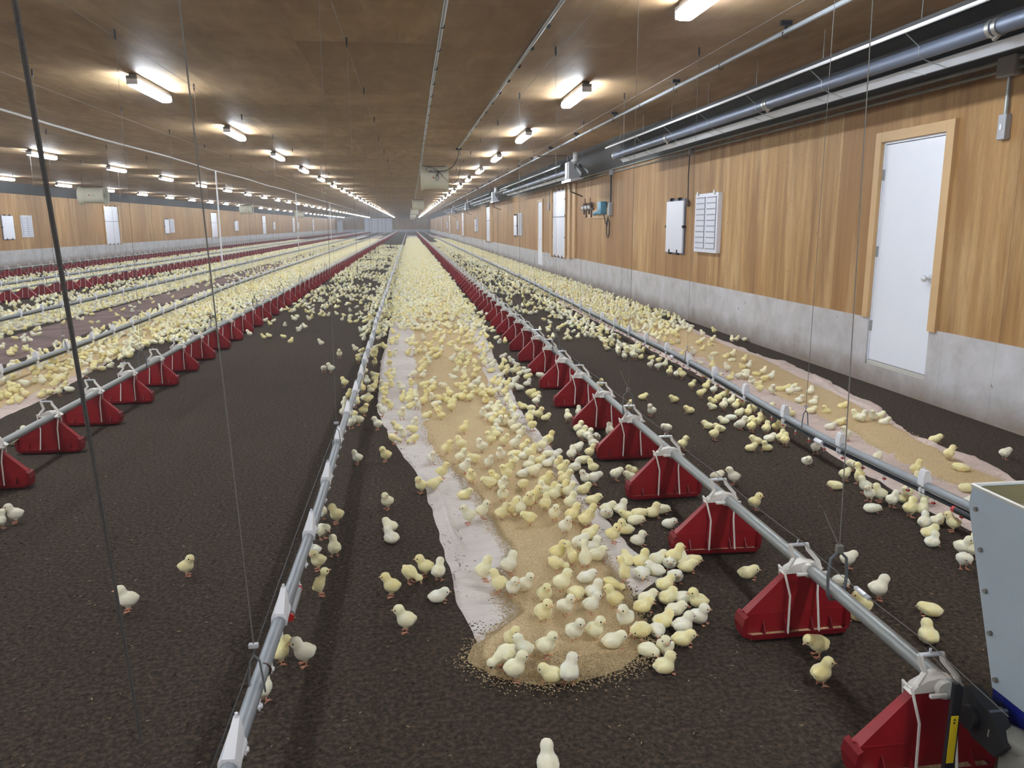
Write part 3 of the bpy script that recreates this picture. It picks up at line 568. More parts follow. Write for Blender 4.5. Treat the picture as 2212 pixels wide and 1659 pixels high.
# conduits along the top of the right wall
for j, (x, z, r) in enumerate([(XR-.03, 2.665, .017), (XR-.025, 2.605, .014)]): run('wall_conduit', [(x, YN+.1, z), (x, 15, z-.01*j), (x, 24, z), (x, 140, z)], r, M_GALV, ['upper grey conduit along the top of the right wall', 'lower grey conduit along the top of the right wall'][j], 'conduit')
o = run('heater_cable', [(3.82+.02*math.sin(y), y, 2.86+.03*math.sin(y*.8)) for y in [20+.7*i for i in range(45)]], .012, M_CLIP, 'pale sagging cable beside the farther heaters', 'cable')
for (y, z, s, lab) in [(12.2, 2.6, .05, 'white junction box above the hanging black plug'), (17.15, 2.6, .07, 'grey junction box above the regulator board'), (5.56, 2.62, .09, 'grey junction box above the light switch')]:
    tag(MB().rbox(XR-.07, XR, y-s, y+s, z-s*.8, z+s*.8, .008).build('junction_box', M_BOX), lab, 'junction box')
o = empty('pendant_plug', (XR-.04, 12.25, 2.55)); MB().tube([(0, 0, 0), (.0, .02, -.3), (0, .0, -.68)], .009, 6).build('cable', M_BLK, o); MB().tube([(0, 0, -.66), (0, 0, -.7), (0, 0, -.77)], [.012, .03, .03], 8).build('socket', M_COP, o, True); tag(o, 'black cable with plug hanging beside the white air inlet', 'cable')
o = empty('light_switch', (XR, 5.56, 2.2)); MB().rbox(-.05, 0, -.04, .04, -.09, .09, .006).build('box', M_BOX, o); MB().box(-.056, -.05, -.01, .01, -.02, .02).build('toggle', M_CLIP, o); MB().tube([(-.025, 0, .09), (-.025, 0, .37)], .014, 8).build('conduit', M_GALV, o, True); tag(o, 'grey switch box with conduit right of the near door', 'switch')
# ------------------------------------------------------------------ AIR INLETS on the walls
def inlet(y, louvre, side, z0, z1, wdt, label, tall=False, group=None, th=.04):
    s = 1 if side == 'R' else -1; X = XR if side == 'R' else XL
    o = empty('air_inlet_panel' if not louvre else 'louvre_panel', (X, y, z0)); h = z1-z0; hw = wdt/2
    def B(mb, t0, t1, y0, y1, a, b, bev=.003): return mb.rbox(*sorted((-s*t0, -s*t1)), y0, y1, a, b, bev)
    if louvre:
        B(MB(), 0, th, -hw, hw, 0, h, .006).build('panel', M_PNL, o)
        mb = MB(); n = 9
        for col in (-1, 1):
            for i in range(n): a = .07*h+i*(.86*h/n); c0 = (.04 if col > 0 else -hw+.06); c1 = c0+hw-.1; mb.add([(-s*(th+.001), c0, a+.006), (-s*(th+.001), c1, a+.006), (-s*(th+.008), c1, a+.86*h/n-.012), (-s*(th+.008), c0, a+.86*h/n-.012), (-s*th, c0, a+.86*h/n-.008), (-s*th, c1, a+.86*h/n-.008)], [(0, 1, 2, 3), (3, 2, 5, 4)])
        mb.build('louvre', M_PNL, o); mb = MB()
        for col in (-1, 1):
            c0 = (.04 if col > 0 else -hw+.06); B(mb, th, th+.009, c0-.012, c0, .06*h, .94*h, .001)
            for i in range(n+1): a = .07*h+i*(.86*h/n); B(mb, th, th+.009, c0, c0+hw-.1, a-.006, a+.004, .0005)
        mb.build('groove', M_PGR, o); mb = MB()
        for yy in (-hw+.12, hw-.12): B(mb, th, th+.02, yy-.03, yy+.03, h-.03, h+.03)
        mb.build('bracket', M_RIM, o)
    else:
        B(MB(), 0, .02, -hw, hw, 0, h).build('back_frame', M_TUBE if not tall else M_TRIM, o); B(MB(), .02, .05, -hw+.015, hw-.015, .02, h-.03, .008).build('panel', M_PNL, o)
        mb = MB()
        cl_ = [(yy, zz) for yy in ((-hw*.45, hw*.45) if not tall else (-hw*.6, 0, hw*.6)) for zz in (.0, h)]
        for yy, zz in cl_: B(mb, .0, .065, yy-.014, yy+.014, zz-.03 if zz else -.01, zz+.02 if zz else .07)
        for zz in ((.5,) if not tall else (.3, .62, .85)):
            for yy in (-hw, hw): B(mb, .0, .06, yy-.02, yy+.02, zz*h-.02, zz*h+.02)
        mb.build('latch', M_BLK, o)
        if tall: B(MB(), .05, .07, -hw-.03, hw+.03, .6*h-.012, .6*h+.012).build('strap', M_TUBE, o); B(B(MB(), 0, .1, hw, hw+.1, -.03, h+.05), 0, .05, -hw-.05, -hw, -.02, h+.03).build('frame', M_TRIM, o)
    tag(o, label, 'air inlet panel' if not louvre else 'louvre panel', group); return o
for i in range(5):
    b = i*20.2; nn = ['nearest', 'second', 'third', 'fourth', 'fifth'][i]
    if i == 0: inlet(12.85, False, 'R', 1.03, 1.91, .86, 'smooth white inlet panel with black latches, left of the louvred panel'); inlet(11.38, True, 'R', 1.1, 1.95, .9, 'louvred white panel on the right wall, nearest the camera', th=.07)
    else: inlet(12.75+b, False, 'R', 1.03, 1.91, .9, 'smooth white inlet panel on the right wall, %s from the camera' % nn, group='right wall inlet panels'); inlet(11.4+b, True, 'R', 1.1, 1.95, .95, 'louvred white panel on the right wall, %s from the camera' % nn, group='right wall louvres')
for i in range(6):
    b = i*21.2; nn = ordinal(i+1)
    inlet(23.2+b, False, 'R', .57, 2.5, 1.9, 'tall white covered fan opening in the right wall, %s from the camera' % nn, True, 'tall right wall panels')
    y = 21.3+b; o = MB().rbox(XR-.05, XR, y-.4, y-.05, CZ, 2.6, .004).rbox(XR-.09, XR, y+.05, y+.4, CZ-.03, 2.62, .004).build('wall_post', M_TRIM); tag(o, 'pale timber wall post beside the %s tall right panel' % nn, 'post', 'right wall posts')
for i in range(5):
    b = i*20.3; nn = ordinal(i+1)
    inlet(32.85+b, False, 'L', 1.03, 1.95, .9, 'smooth white inlet panel on the left wall, %s from the camera' % nn, group='left wall inlet panels'); inlet(34.4+b*.98, True, 'L', 1.1, 1.95, .95, 'louvred white panel on the left wall, %s from the camera' % nn, group='left wall louvres')
    inlet(43.7+b*1.08, False, 'L', .6, 2.53, 1.9, 'tall white covered fan opening in the left wall, %s from the camera' % nn, True, 'tall left wall panels')
# regulator board
o = empty('regulator_board', (XR, 18.5, 1.65)); MB().rbox(-.025, 0, -1.25, 1.2, 0, .22, .003).build('board', M_TRIM, o)
mb = MB()
for y in (.4, .95): mb.tube([(-.06, y, .02), (-.06, y, .36), (-.06, y+.25, .36), (-.06, y+.25, .1)], .022, 6).tube([(-.08, y-.05, .3), (-.08, y+.4, .3)], .028, 6).tube([(-.07, y+.1, .3), (-.07, y+.1, .48)], .012, 6)
mb.tube([(-.06, .2, .22), (-.06, 1.5, .22)], .02, 6); mb.build('pipework', M_COP, o); mb = MB()
for y in (.5, .85, 1.2): mb.sphere((-.09, y, .26), .045)
mb.build('gauge', M_CLIP, o); MB().rbox(-.16, -.02, -.95, -.6, .08, .36, .02).tube([(-.09, -.6, .14), (-.09, -.05, .1)], .045, 8).build('regulator', M_VLV, o, True); MB().rbox(-.08, 0, -1.4, -1.25, .05, .33, .01).build('switch_box', M_BOX, o)
mb = MB().tube([(-.03, -1.32, .33), (-.03, -1.32, .95)], .015, 6); mb.tube([(-.05, -.8, .08), (-.06, -1.0, -.1), (-.06, -1.15, -.18), (-.06, -1.25, .05)], .01, 6)
mb.tube([(-.05, -1.2, .0)]+[(-.05-.01*math.sin(t), -1.2+.1*math.sin(t), -.22+.2*math.cos(t)) for t in [q*.52 for q in range(13)]], .012, 6); mb.build('cable', M_BLK, o); tag(o, 'wooden board with brown pipes and blue regulator on right wall', 'regulator')
# switch conduits near second door
tag(MB().tube([(XR-.02, 25.0, 2.6), (XR-.02, 25.0, 2.2)], .014, 6).rbox(XR-.05, XR, 24.94, 25.06, 1.95, 2.2, .006).build('switch_box', M_BOX), 'small grey switch box on right wall beside the second door', 'switch')
print('walls done')
# ------------------------------------------------------------------ PAPER AND FEED
def vnoise(x, y, s=0):
    def h(i, j): return math.sin(i*127.1+j*311.7+s*74.7)*43758.5453 % 1
    i, j = math.floor(x), math.floor(y); u, v = x-i, y-j; u = u*u*(3-2*u); v = v*v*(3-2*v)
    return (h(i, j)*(1-u)+h(i+1, j)*u)*(1-v)+(h(i, j+1)*(1-u)+h(i+1, j+1)*u)*v
def ipol(pts, y):
    if y <= pts[0][1]: return pts[0][0]
    for (x0, y0), (x1, y1) in zip(pts, pts[1:]):
        if y <= y1: return x0+(x1-x0)*(y-y0)/max(y1-y0, 1e-6)
    return pts[-1][0]
CREASE = {1: [[(-.0, 4.75), (.1, 4.4), (.14, 4.22), (.16, 3.78)], [(.0, 4.3), (.12, 4.24), (.165, 3.74), (.2, 3.5)], [(-.3, 6.6), (.0, 6.4), (.1, 6.1)], [(-.3, 8.2), (.3, 8.0)], [(.6, 9.6), (1.0, 9.3)], [(.7, 5.3), (.95, 5.15)]],
 2: [[(3.75, 6.0), (3.62, 5.45), (3.6, 5.1), (3.5, 4.7)], [(4.0, 7.4), (3.8, 6.6), (3.75, 6.0)], [(3.06, 4.65), (3.3, 4.8)], [(3.2, 4.45), (3.6, 4.55)], [(2.9, 6.5), (3.2, 6.7)], [(2.9, 8.5), (3.3, 8.6)]]}
def dseg(x, y, a, b):
    dx, dy = b[0]-a[0], b[1]-a[1]; t = max(0, min(1, ((x-a[0])*dx+(y-a[1])*dy)/(dx*dx+dy*dy))); return math.hypot(x-a[0]-t*dx, y-a[1]-t*dy)
def crease(x, y, seed):
    h = 0
    if seed in CREASE and y < 10:
        for pl in CREASE[seed]:
            if min(p[1] for p in pl)-.1 < y < max(p[1] for p in pl)+.1:
                d = min(dseg(x, y, a, b) for a, b in zip(pl, pl[1:])); h = max(h, .022*math.exp(-(d/.018)**2))
    return h
def strip(name, left, right, z, mat, label, cat, y0, y1, nx=18, wr=.006, rag=.01, seed=0, kind=None):
    ys = []; y = y0
    while y < y1: ys.append(y); y += .03 if y < 9 else (.12 if y < 25 else 2.)
    ys.append(y1); vs = []; fs = []
    for y in ys:
        a = ipol(left, y)+rag*(vnoise(y*9, 1, seed)-.5)*2+rag*(vnoise(y*2.3, 7, seed)-.5)*3; b = ipol(right, y)+rag*(vnoise(y*9, 5, seed)-.5)*2+rag*(vnoise(y*2.3, 3, seed)-.5)*3
        for i in range(nx+1):
            t = i/nx; x = a+(b-a)*t; zz = z+wr*(vnoise(x*7+y*2.2, y*5, seed)+.6*vnoise(x*2.3, y*11, seed+3)-.4 if y < 25 else .3)
            e = min(t, 1-t); 
            inf = cat != 'feed' and ((seed == 2 and ipol(HL, y)-.03 < x < ipol(HR, y)+.03) or (seed == 1 and y > 2.4 and ipol(GL, y)-.03 < x < ipol(GR, y)+.03))
            if inf: zz = min(zz, .007)
            zz += crease(x, y, seed)*(.7 if inf else 1) if cat != 'feed' else 0
            if cat == 'feed': zz = .0015+(z+.004*vnoise(x*20, y*20, seed)+.006*vnoise(x*5, y*5, seed))*min(1, e*9)*min(1, .1+(y-y0)/.25)
            elif not inf: zz = max(zz, .003) if 0 < i < nx else .001
            vs.append((x, y, zz))
    for j in range(len(ys)-1):
        for i in range(nx): q = j*(nx+1)+i; fs.append((q, q+1, q+nx+2, q+nx+1))
    o = MB().add(vs, fs).build(name, mat, smooth=False); o.data.shade_smooth(); return tag(o, label, cat, kind=kind)
CL = [(.2, 2.62), (.153, 3.14), (.089, 3.9), (.052, 4.42), (-.138, 5.45), (-.309, 6.55), (-.356, 8.4), (-.331, 11.4), (-.35, 120)]; CR = [(.42, 2.64), (.72, 2.85), (.88, 2.95), (1.06, 3.15), (.99, 3.5), (.958, 4.06), (.956, 4.85), (.88, 6.14), (.93, 8.2), (1.03, 12.2), (1.03, 120)]
GL = [(.41, 2.37), (.26, 2.44), (.18, 2.56), (.21, 2.66), (.37, 2.87), (.31, 3.03), (.41, 3.45), (.37, 3.86), (.285, 4.47), (.11, 5.18), (.02, 6.25), (.0, 7.8), (.02, 120)]; GR = [(.5, 2.37), (.66, 2.41), (.82, 2.54), (.872, 3.0), (.85, 3.39), (.872, 4.15), (.872, 5.07), (.79, 6.15), (.72, 7.2), (.8, 9), (.85, 120)]
RL = [(2.74, 2.2), (2.73, 3.4), (2.712, 3.9), (2.756, 4.6), (2.82, 5.4), (2.87, 6.2), (2.9, 9), (2.8, 120)]; RR = [(3.55, 2.5), (3.56, 4.06), (3.617, 4.58), (3.6, 5.235), (3.867, 6.03), (4.1, 7.73), (4.06, 8.8), (4.07, 10), (4.15, 120)]
HL = [(3.1, 2.5), (3.12, 3.99), (3.1, 4.64), (3.2, 6.1), (3.25, 7.84), (3.3, 120)]; HR = [(3.48, 2.5), (3.47, 4.1), (3.53, 5.04), (3.75, 6.2), (3.98, 8.65), (4.0, 120)]
LL = [(-4.45, 5), (-4.41, 9), (-4.34, 11), (-4.46, 12.8), (-4.75, 17.6), (-4.75, 120)]; LR = [(-3.3, 5), (-3.3, 7.6), (-3.41, 8.9), (-3.48, 10.9), (-3.5, 12.7), (-3.5, 120)]
strip('paper_strip', CL, CR, .005, M_PAP, 'wrinkled grey-pink paper strip up the middle, under grain and chicks', 'paper strip', 2.62, 118, 60, .010, .008, 1)
strip('paper_strip', RL, RR, .005, M_PAPR, 'wrinkled grey-pink paper strip beside the right concrete wall', 'paper strip', 2.2, 118, 60, .018, .018, 2)
strip('paper_strip', LL, LR, .005, M_PAPR, 'grey-pink paper strip just left of the left red feeders', 'paper strip', 5.2, 118, 16, .008, .012, 3)
strip('paper_strip', [(-5.6, 8), (-5.65, 120)], [(-4.5, 8), (-4.9, 18), (-4.95, 120)], .003, M_BRN, 'wide brown soiled paper strip between left drinker lines', 'paper strip', 8.6, 40, 12, .006, .01, 4)
strip('paper_strip', [(-6.7, 9), (-6.7, 120)], [(-5.88, 11), (-5.72, 16.3), (-5.7, 120)], .005, M_PAP, 'grey-pink paper strip under the third drinker line', 'paper strip', 10, 118, 10, .006, .01, 5)
strip('paper_strip', [(-10.4, 9), (-10.4, 120)], [(-9.3, 11), (-9.3, 120)], .005, M_PAP, 'grey-pink paper strip between the two leftmost feeder rows', 'paper strip', 15, 118, 8, .006, .01, 6)
strip('spilled_feed', GL, GR, .012, M_GRN, 'tan crumbled feed spread along the middle paper strip', 'feed', 2.37, 60, 20, 0, .012, 7, 'stuff')
strip('spilled_feed', HL, HR, .012, M_GRN, 'tan crumbled feed spread along the right paper strip', 'feed', 2.6, 60, 12, 0, .02, 8, 'stuff')
strip('spilled_feed', [(-4.2, 5), (-4.1, 120)], [(-3.45, 5), (-3.6, 120)], .012, M_GRN, 'tan crumbled feed spread along the left paper strip', 'feed', 5.4, 60, 10, 0, .02, 9, 'stuff')
# merged tiny pieces (numpy)
def np_mesh(name, V, T, mats, mi=None, smooth=False):
    me = bpy.data.meshes.new(name); me.vertices.add(len(V)); me.vertices.foreach_set('co', V.astype(np.float32).ravel())
    me.loops.add(len(T)*3); me.loops.foreach_set('vertex_index', T.astype(np.int32).ravel()); me.polygons.add(len(T)); me.polygons.foreach_set('loop_start', np.arange(0, len(T)*3, 3, dtype=np.int32)); me.polygons.foreach_set('loop_total', np.full(len(T), 3, dtype=np.int32))
    for m in mats: me.materials.append(m)
    if mi is not None: me.polygons.foreach_set('material_index', mi.astype(np.int32))
    me.update(calc_edges=True)
    if smooth: me.polygons.foreach_set('use_smooth', np.ones(len(T), dtype=bool))
    o = bpy.data.objects.new(name, me); COL.objects.link(o); return o
OCT_V = np.array([(1, 0, 0), (-1, 0, 0), (0, 1, 0), (0, -1, 0), (0, 0, 1), (0, 0, -1)], float); OCT_T = np.array([(0, 2, 4), (2, 1, 4), (1, 3, 4), (3, 0, 4), (2, 0, 5), (1, 2, 5), (3, 1, 5), (0, 3, 5)])
def scatter(name, P, size, mat, label, cat):
    n = len(P); a = rng.uniform(0, 6.28, n); s = rng.uniform(.7, 1.3, (n, 1, 1))*np.array(size)[None, None, :]; V = OCT_V[None]*s; c, sn = np.cos(a)[:, None], np.sin(a)[:, None]
    X = V[:, :, 0]*c-V[:, :, 1]*sn+P[:, 0:1]; Y = V[:, :, 0]*sn+V[:, :, 1]*c+P[:, 1:2]; Z = V[:, :, 2]+P[:, 2:3]
    V = np.stack([X, Y, Z], -1).reshape(-1, 3); T = (OCT_T[None]+6*np.arange(n)[:, None, None]).reshape(-1, 3)
    return tag(np_mesh(name, V, T, [mat]), label, cat, kind='stuff')
pts = []
while len(pts) < 26000:
    y = 2.3+abs(rng.exponential(1.6)); a, b = ipol(GL, max(y, 2.37)), ipol(GR, max(y, 2.37))
    if y < 2.37: continue
    x = rng.uniform(a-.0, b+.0) if rng.random() < .7 else (a if rng.random() < .5 else b)+rng.normal(0, .025)
    if y < 2.7 and rng.random() < .5: x = .5+(x-.5)*rng.uniform(1, 1.12); y -= abs(rng.normal(0, .04))
    if y < 7: pts.append((x, y, (.013 if a < x < b else .006)+rng.uniform(0, .003)))
scatter('feed_crumb', np.array(pts), (.0042, .0022, .0018), M_GRN, 'loose tan feed crumbs around the near end of middle paper', 'feed')
pts = [(rng.uniform(2.98, 3.6), rng.uniform(2.6, 6.5), .016) for _ in range(5000)]; pts = [p for p in pts if ipol(HL, p[1])-.05 < p[0] < ipol(HR, p[1])+.05]
scatter('feed_crumb', np.array(pts), (.0036, .002, .0018), M_GRN, 'loose tan feed crumbs on the right paper strip', 'feed')
P = np.array([(rng.uniform(-3.0, 2.6), 1.2+abs(rng.normal(0, 2.6)), .002) for _ in range(4200)]); P = np.array([p for p in P if not (ipol(CL, p[1])-.05 < p[0] < ipol(CR, p[1])+.05)])
scatter('wood_shaving', P[::6], (.008, .0022, .0012), M_SHV, 'pale wood shavings scattered over the near dark litter', 'wood shavings')
P = np.array([(rng.uniform(-3.2, 3.0), 1.2+abs(rng.normal(0, 2.2)), rng.uniform(-.004, .002)) for _ in range(15000)])
P = np.array([p for p in P if not (ipol(CL, p[1])-.02 < p[0] < ipol(CR, p[1])+.02) and not (2.2 < p[1] < 2.8 and 0 < p[0] < 1)])
scatter('litter_clod', P, (.0065, .0045, .004), M_LIT, 'small dark clods of peat litter on the near floor', 'litter')
P = []
for _ in range(2200):
    y = 2.7+abs(rng.exponential(2.5)); s = rng.random()
    x = (ipol(CL, y)+abs(rng.normal(.03, .05))) if s < .35 else ipol(CR, y)-abs(rng.normal(.04, .05))
    if vnoise(x*9, y*9, 2) > .52: P.append((x, y, .0085))
scatter('litter_clod', np.array(P), (.005, .003, .0015), M_LIT, 'dark litter specks kicked onto the middle paper edges', 'litter')
# ------------------------------------------------------------------ HOPPER at lower right
o = empty('feed_hopper', (1.62, 1.6, 0)); lx = lambda x: x-1.62; ly = lambda y: y-1.6
T = [(1.5, 1.885), (2.1, 1.885), (2.1, 1.15), (1.5, 1.15)]; B_ = [(1.475, 1.70), (1.66, 1.70), (1.66, 1.4), (1.475, 1.4)]
mb = MB(); zt, zk, zb = .815, .76, .325; th = .004
loops = [[(lx(x), ly(y), zt) for x, y in T], [(lx(x-(.005 if x < 1.6 else 0)), ly(y), zk) for x, y in T], [(lx(x), ly(y), zb) for x, y in B_]]
cx, cy = 1.8, 1.52
inn = [[(lx(x+(th*3 if x < cx else -th*3)), ly(y+(th*3 if y < cy else -th*3)), z) for (x, y), z in ((p, zz) for p in pl)] for pl, zz in ((T, zt), (T, zk), (B_, zb))]
vs = sum(loops, [])+sum(inn, []); fs = []
for j in range(2):
    for q in range(4): a, b = j*4+q, j*4+(q+1) % 4; fs += [(a, b, b+4, a+4)]
for q in range(4): fs += [(q, q+12, (q+1) % 4+12, (q+1) % 4), (8+q, 8+(q+1) % 4, 20+(q+1) % 4, 20+q)]
mb.add(vs, fs); mb.build('sheet_metal_body', M_HOP, o); fi = []
for j in range(2):
    for q in range(4): a, b = j*4+q, j*4+(q+1) % 4; fi.append((a, a+4, b+4, b))
MB().add([(v[0], v[1], v[2]-.001) for v in sum(inn, [])], fi).build('inner_lining', M_LINE, o)
mb = MB(); e = [(lx(x), ly(y), zt) for x, y in T]; mb.tube(e+[e[0]], .006, 6); mb.build('rolled_rim', M_RIM, o, True)
mb = MB(); A, C = Vector((lx(1.494), ly(1.865), .77)), Vector((lx(1.470), ly(1.69), .34))
for t in (.03, .26, .49, .72, .97): p = A.lerp(C, t); mb.tube([p+Vector((-.004, -.006, 0)), p+Vector((.006, -.006, 0))], .0065, 8)
mb.build('rivet', M_CAST, o, True); mb = MB()
for k_ in range(40): mb.sphere((lx(1.72+rng.uniform(0, .25)), ly(1.35+rng.uniform(0, .4)), .6+rng.uniform(0, .04)), .02, 6, 4)
mb.build('clear_liner', M_CLIP, o)
mb = MB(); mb.prism([(lx(1.495), .325), (lx(1.66), .325), (lx(1.62), .2), (lx(1.5), .2)], 'y', ly(1.40), ly(1.695)); mb.tube([(lx(1.425), ly(1.62), .263), (lx(1.5), ly(1.45), .25)], [.03, .05], 10); mb.rbox(lx(1.42), lx(1.56), ly(1.42), ly(1.6), .15, .26, .02); mb.build('boot', M_CAST, o, True)
MB().prism([(ly(1.70), .32), (ly(1.40), .32), (ly(1.40), .0), (ly(1.52), .0), (ly(1.605), .16), (ly(1.695), .26)], 'x', lx(1.478), lx(1.49)).build('leg', M_BLUE, o)
MB().prism([(ly(1.7), .36), (ly(1.40), .39), (ly(1.40), .0), (ly(1.56), .0)], 'x', lx(1.66), lx(1.68)).build('leg', M_BLUE, o)
MB().box(lx(1.5), lx(1.66), ly(1.38), ly(1.4), .0, .33).build('leg', M_BLUE, o)
mb = MB(); mb.prism([(ly(1.72), .25), (ly(1.735), .31), (ly(1.70), .335), (ly(1.6), .31), (ly(1.55), .26), (ly(1.58), .215), (ly(1.66), .215)], 'x', lx(1.40), lx(1.44)); mb.tube([(lx(1.38), ly(1.665), .27), (lx(1.45), ly(1.665), .27)], .03, 12); mb.build('drive_housing', M_BLK, o, True)
mb = MB()
for q in range(8): a = -1.2+q*.38; mb.tube([(lx(1.405), ly(1.615)+.045*math.cos(a), .265+.045*math.sin(a)), (lx(1.455), ly(1.615)+.045*math.cos(a), .265+.045*math.sin(a))], .007, 6)
mb.build('gear_teeth', M_TUBE, o, True); MB().tube([(lx(1.395), ly(1.66), .262), (lx(1.405), ly(1.66), .262)], .011, 10).build('bolt', M_CHR, o, True)
MB().prism([(-.014, -.17), (.014, -.17), (.014, .075), (.004, .09), (-.01, .09)], 'y', -.006, .006).build('control_lever', M_BLK, o, False, (lx(1.352), ly(1.672), .275))
lab = MB().box(-.011, .009, -.0075, -.006, -.135, 0).build('lever_label', M_YEL, o, False, (lx(1.352), ly(1.672), .275)); MB().add([(-.006, -.0082, -.012), (.002, -.0082, -.012), (-.002, -.0082, -.005), (-.006, -.0082, -.016), (.002, -.0082, -.016), (-.002, -.0082, -.023)], [(0, 1, 2), (3, 5, 4)]).build('arrow_mark', M_BLK, lab)
MB().tube([(lx(1.42), ly(1.90), .33), (lx(1.42), ly(1.73), .30), (lx(1.43), ly(1.66), .28)], .0016, 5).build('drive_wire', M_WIRE, o)
tag(o, 'grey sheet-metal feed hopper with blue legs at the lower right', 'hopper')
print('hopper done')
# ------------------------------------------------------------------ CHICKS
# poses: list of metaball ellipsoids (centre, radii, pitch) at 10x scale; +x is forward
def ball_mesh(name, els, res, mats):
    mb_ = bpy.data.metaballs.new(name+'Meta'); mb_.resolution = res; mb_.render_resolution = res; mb_.threshold = .6
    ob = bpy.data.objects.new(name+'Meta', mb_); COL.objects.link(ob)
    for (c, r, rot) in els:
        e = mb_.elements.new(type='ELLIPSOID'); e.co = c; e.radius = 1.; e.size_x, e.size_y, e.size_z = [q/.575*1. for q in r]; e.stiffness = 2.
        e.rotation = Matrix.Rotation(-rot, 3, 'Y').to_quaternion()
    dg = bpy.context.evaluated_depsgraph_get(); dg.update(); ev = ob.evaluated_get(dg); me = ev.to_mesh()
    n = len(me.vertices); V = np.zeros(n*3, np.float32); me.vertices.foreach_get('co', V); V = V.reshape(-1, 3)*.1
    me.calc_loop_triangles(); T = np.zeros(len(me.loop_triangles)*3, np.int32); me.loop_triangles.foreach_get('vertices', T); T = T.reshape(-1, 3).copy()
    ev.to_mesh_clear(); bpy.data.objects.remove(ob); bpy.data.metaballs.remove(mb_); return V, T
# each pose: dict(els, head centre, head dir yaw/pitch, stand height, legs?)
def pose(kind):
    S = kind[0]; b = []; wing = lambda x, z, rx, rz, t, y=.19: [((x, y, z), (rx, .06, rz), t), ((x, -y, z), (rx, .06, rz), t)]
    thigh = lambda x=-.02, z=.3: [((x, .1, z), (.08, .07, .11), 0), ((x, -.1, z), (.08, .07, .11), 0)]
    if S == 's':   # standing
        ht = {'s': (.21, 0, .81), 'sl': (.16, .09, .8), 'sr': (.16, -.09, .8), 'sd': (.3, .03, .6)}[kind]
        b += [((-.06, 0, .46), (.285, .255, .25), .12), ((.1, 0, .48), (.15, .2, .2), 0), ((-.3, 0, .5), (.08, .09, .07), .3), ((.08+ht[0]*.22, ht[1]*.4, .63 if kind != 'sd' else .54), (.125, .135, .13), 0)]
        b += [(ht, (.19, .18, .178), 0)]+wing(-.07, .48, .19, .13, .15, .21)+thigh(-.02, .27)
    if S == 'u':   # upright, stretched
        ht = (.19, 0, .99)
        b += [((-.05, 0, .47), (.22, .23, .27), -.4), ((-.22, 0, .36), (.09, .1, .08), .5), ((.07, 0, .73), (.13, .13, .18), -.25), (ht, (.175, .165, .165), 0)]+wing(-.05, .5, .11, .2, .3, .19)+thigh(-.02, .27)
    if S == 'p':   # pecking
        ht = (.4, .02, .3)
        b += [((-.08, 0, .48), (.28, .25, .245), -.25), ((-.3, 0, .64), (.08, .08, .06), -.3), ((.18, .01, .42), (.13, .14, .14), 0), (ht, (.16, .15, .15), 0)]+wing(-.08, .53, .18, .12, -.2)+thigh()
    if S == 'l':   # lying
        ht = {'l': (.25, 0, .44), 'lb': (.16, .06, .56), 'lc': (.27, -.1, .3)}[kind]
        b += [((-.08, 0, .23), (.3, .27, .23), .05), ((.08, 0, .25), (.17, .22, .2), 0), ((-.34, 0, .24), (.07, .08, .06), .1)]
        b += [(ht, (.19, .182, .178), 0)]+wing(-.08, .26, .2, .12, .1, .23)
    yaw = {'sl': .9, 'sr': -.9, 'lb': .5, 'lc': -.5, 'sd': .1}.get(kind, 0); pit = {'sd': -.6, 'p': -1.0, 'lc': -.3, 'u': .25}.get(kind, 0)
    return b, ht, yaw, pit
KINDS = ['s', 'sl', 'sr', 'sd', 'u', 'p', 'l', 'lb', 'lc']; NAMEP = {'s': 'standing', 'sl': 'standing', 'sr': 'standing', 'sd': 'standing head down', 'u': 'stretching upright', 'p': 'pecking', 'l': 'lying', 'lb': 'lying head up', 'lc': 'lying curled'}
BODY = {}; LODA = {}; LODB = {}; HEADT = {}
beak_m = MB().add([(0, .0085, .002), (0, -.0085, .002), (0, 0, .007), (0, 0, -.006), (.013, 0, -.001)], [(0, 2, 4), (2, 1, 4), (1, 3, 4), (3, 0, 4), (0, 3, 1, 2)]).mesh('beak', M_BEAK)
eye_m = MB().sphere((0, 0, 0), .0032, 8, 6).mesh('eye', M_EYE, True)
def leg_mb(z=.022):
    mb = MB().tube([(0, 0, z+.012), (-.003, 0, z*.6), (0, 0, .003)], [.0032, .0024, .0022], 6)
    for a in (-.5, 0, .5): mb.tube([(0, 0, .003), (.012*math.cos(a), .012*math.sin(a), .0022), (.018*math.cos(a), .018*math.sin(a), .001)], [.0019, .0016, .0009], 5)
    mb.tube([(0, 0, .003), (-.009, 0, .001)], [.002, .0009], 5); return mb
leg_m = leg_mb().mesh('leg', M_SHANK, True); toe_m = MB()
for a in (-.5, 0, .5): toe_m.tube([(0, 0, .003), (.013*math.cos(a), .013*math.sin(a), .002)], [.002, .001], 5)
toe_m = toe_m.mesh('foot', M_SHANK, True)
from mathutils import Euler
for kd in KINDS:
    els, ht, yaw, pit = pose(kd); V, T = ball_mesh('C'+kd, els, .055, None)
    HEADT[kd] = (Vector(ht)*.1, yaw, pit)
    # fluffy outline: displace a little with noise
    Vn = V.copy()
    for i in range(len(V)):
        x, y, z = V[i]*420; dd = .0007*(math.sin(x*1.1+2*math.sin(z*.9))*math.cos(y*1.3+z)+.6*math.sin(z*1.7+x+y)); c = np.array([0, 0, .045]); dv = V[i]-c; Vn[i] = V[i]+dv/np.linalg.norm(dv)*dd
    ms = []
    for mt in (M_CW, M_CC, M_CY):
        tmp = np_mesh('chick', Vn, T, [mt], smooth=True); ms.append(tmp.data); bpy.data.objects.remove(tmp)
    BODY[kd] = ms; LODA[kd] = ball_mesh('D'+kd, els, .13, None); LODB[kd] = ball_mesh('E'+kd, els, .22, None)
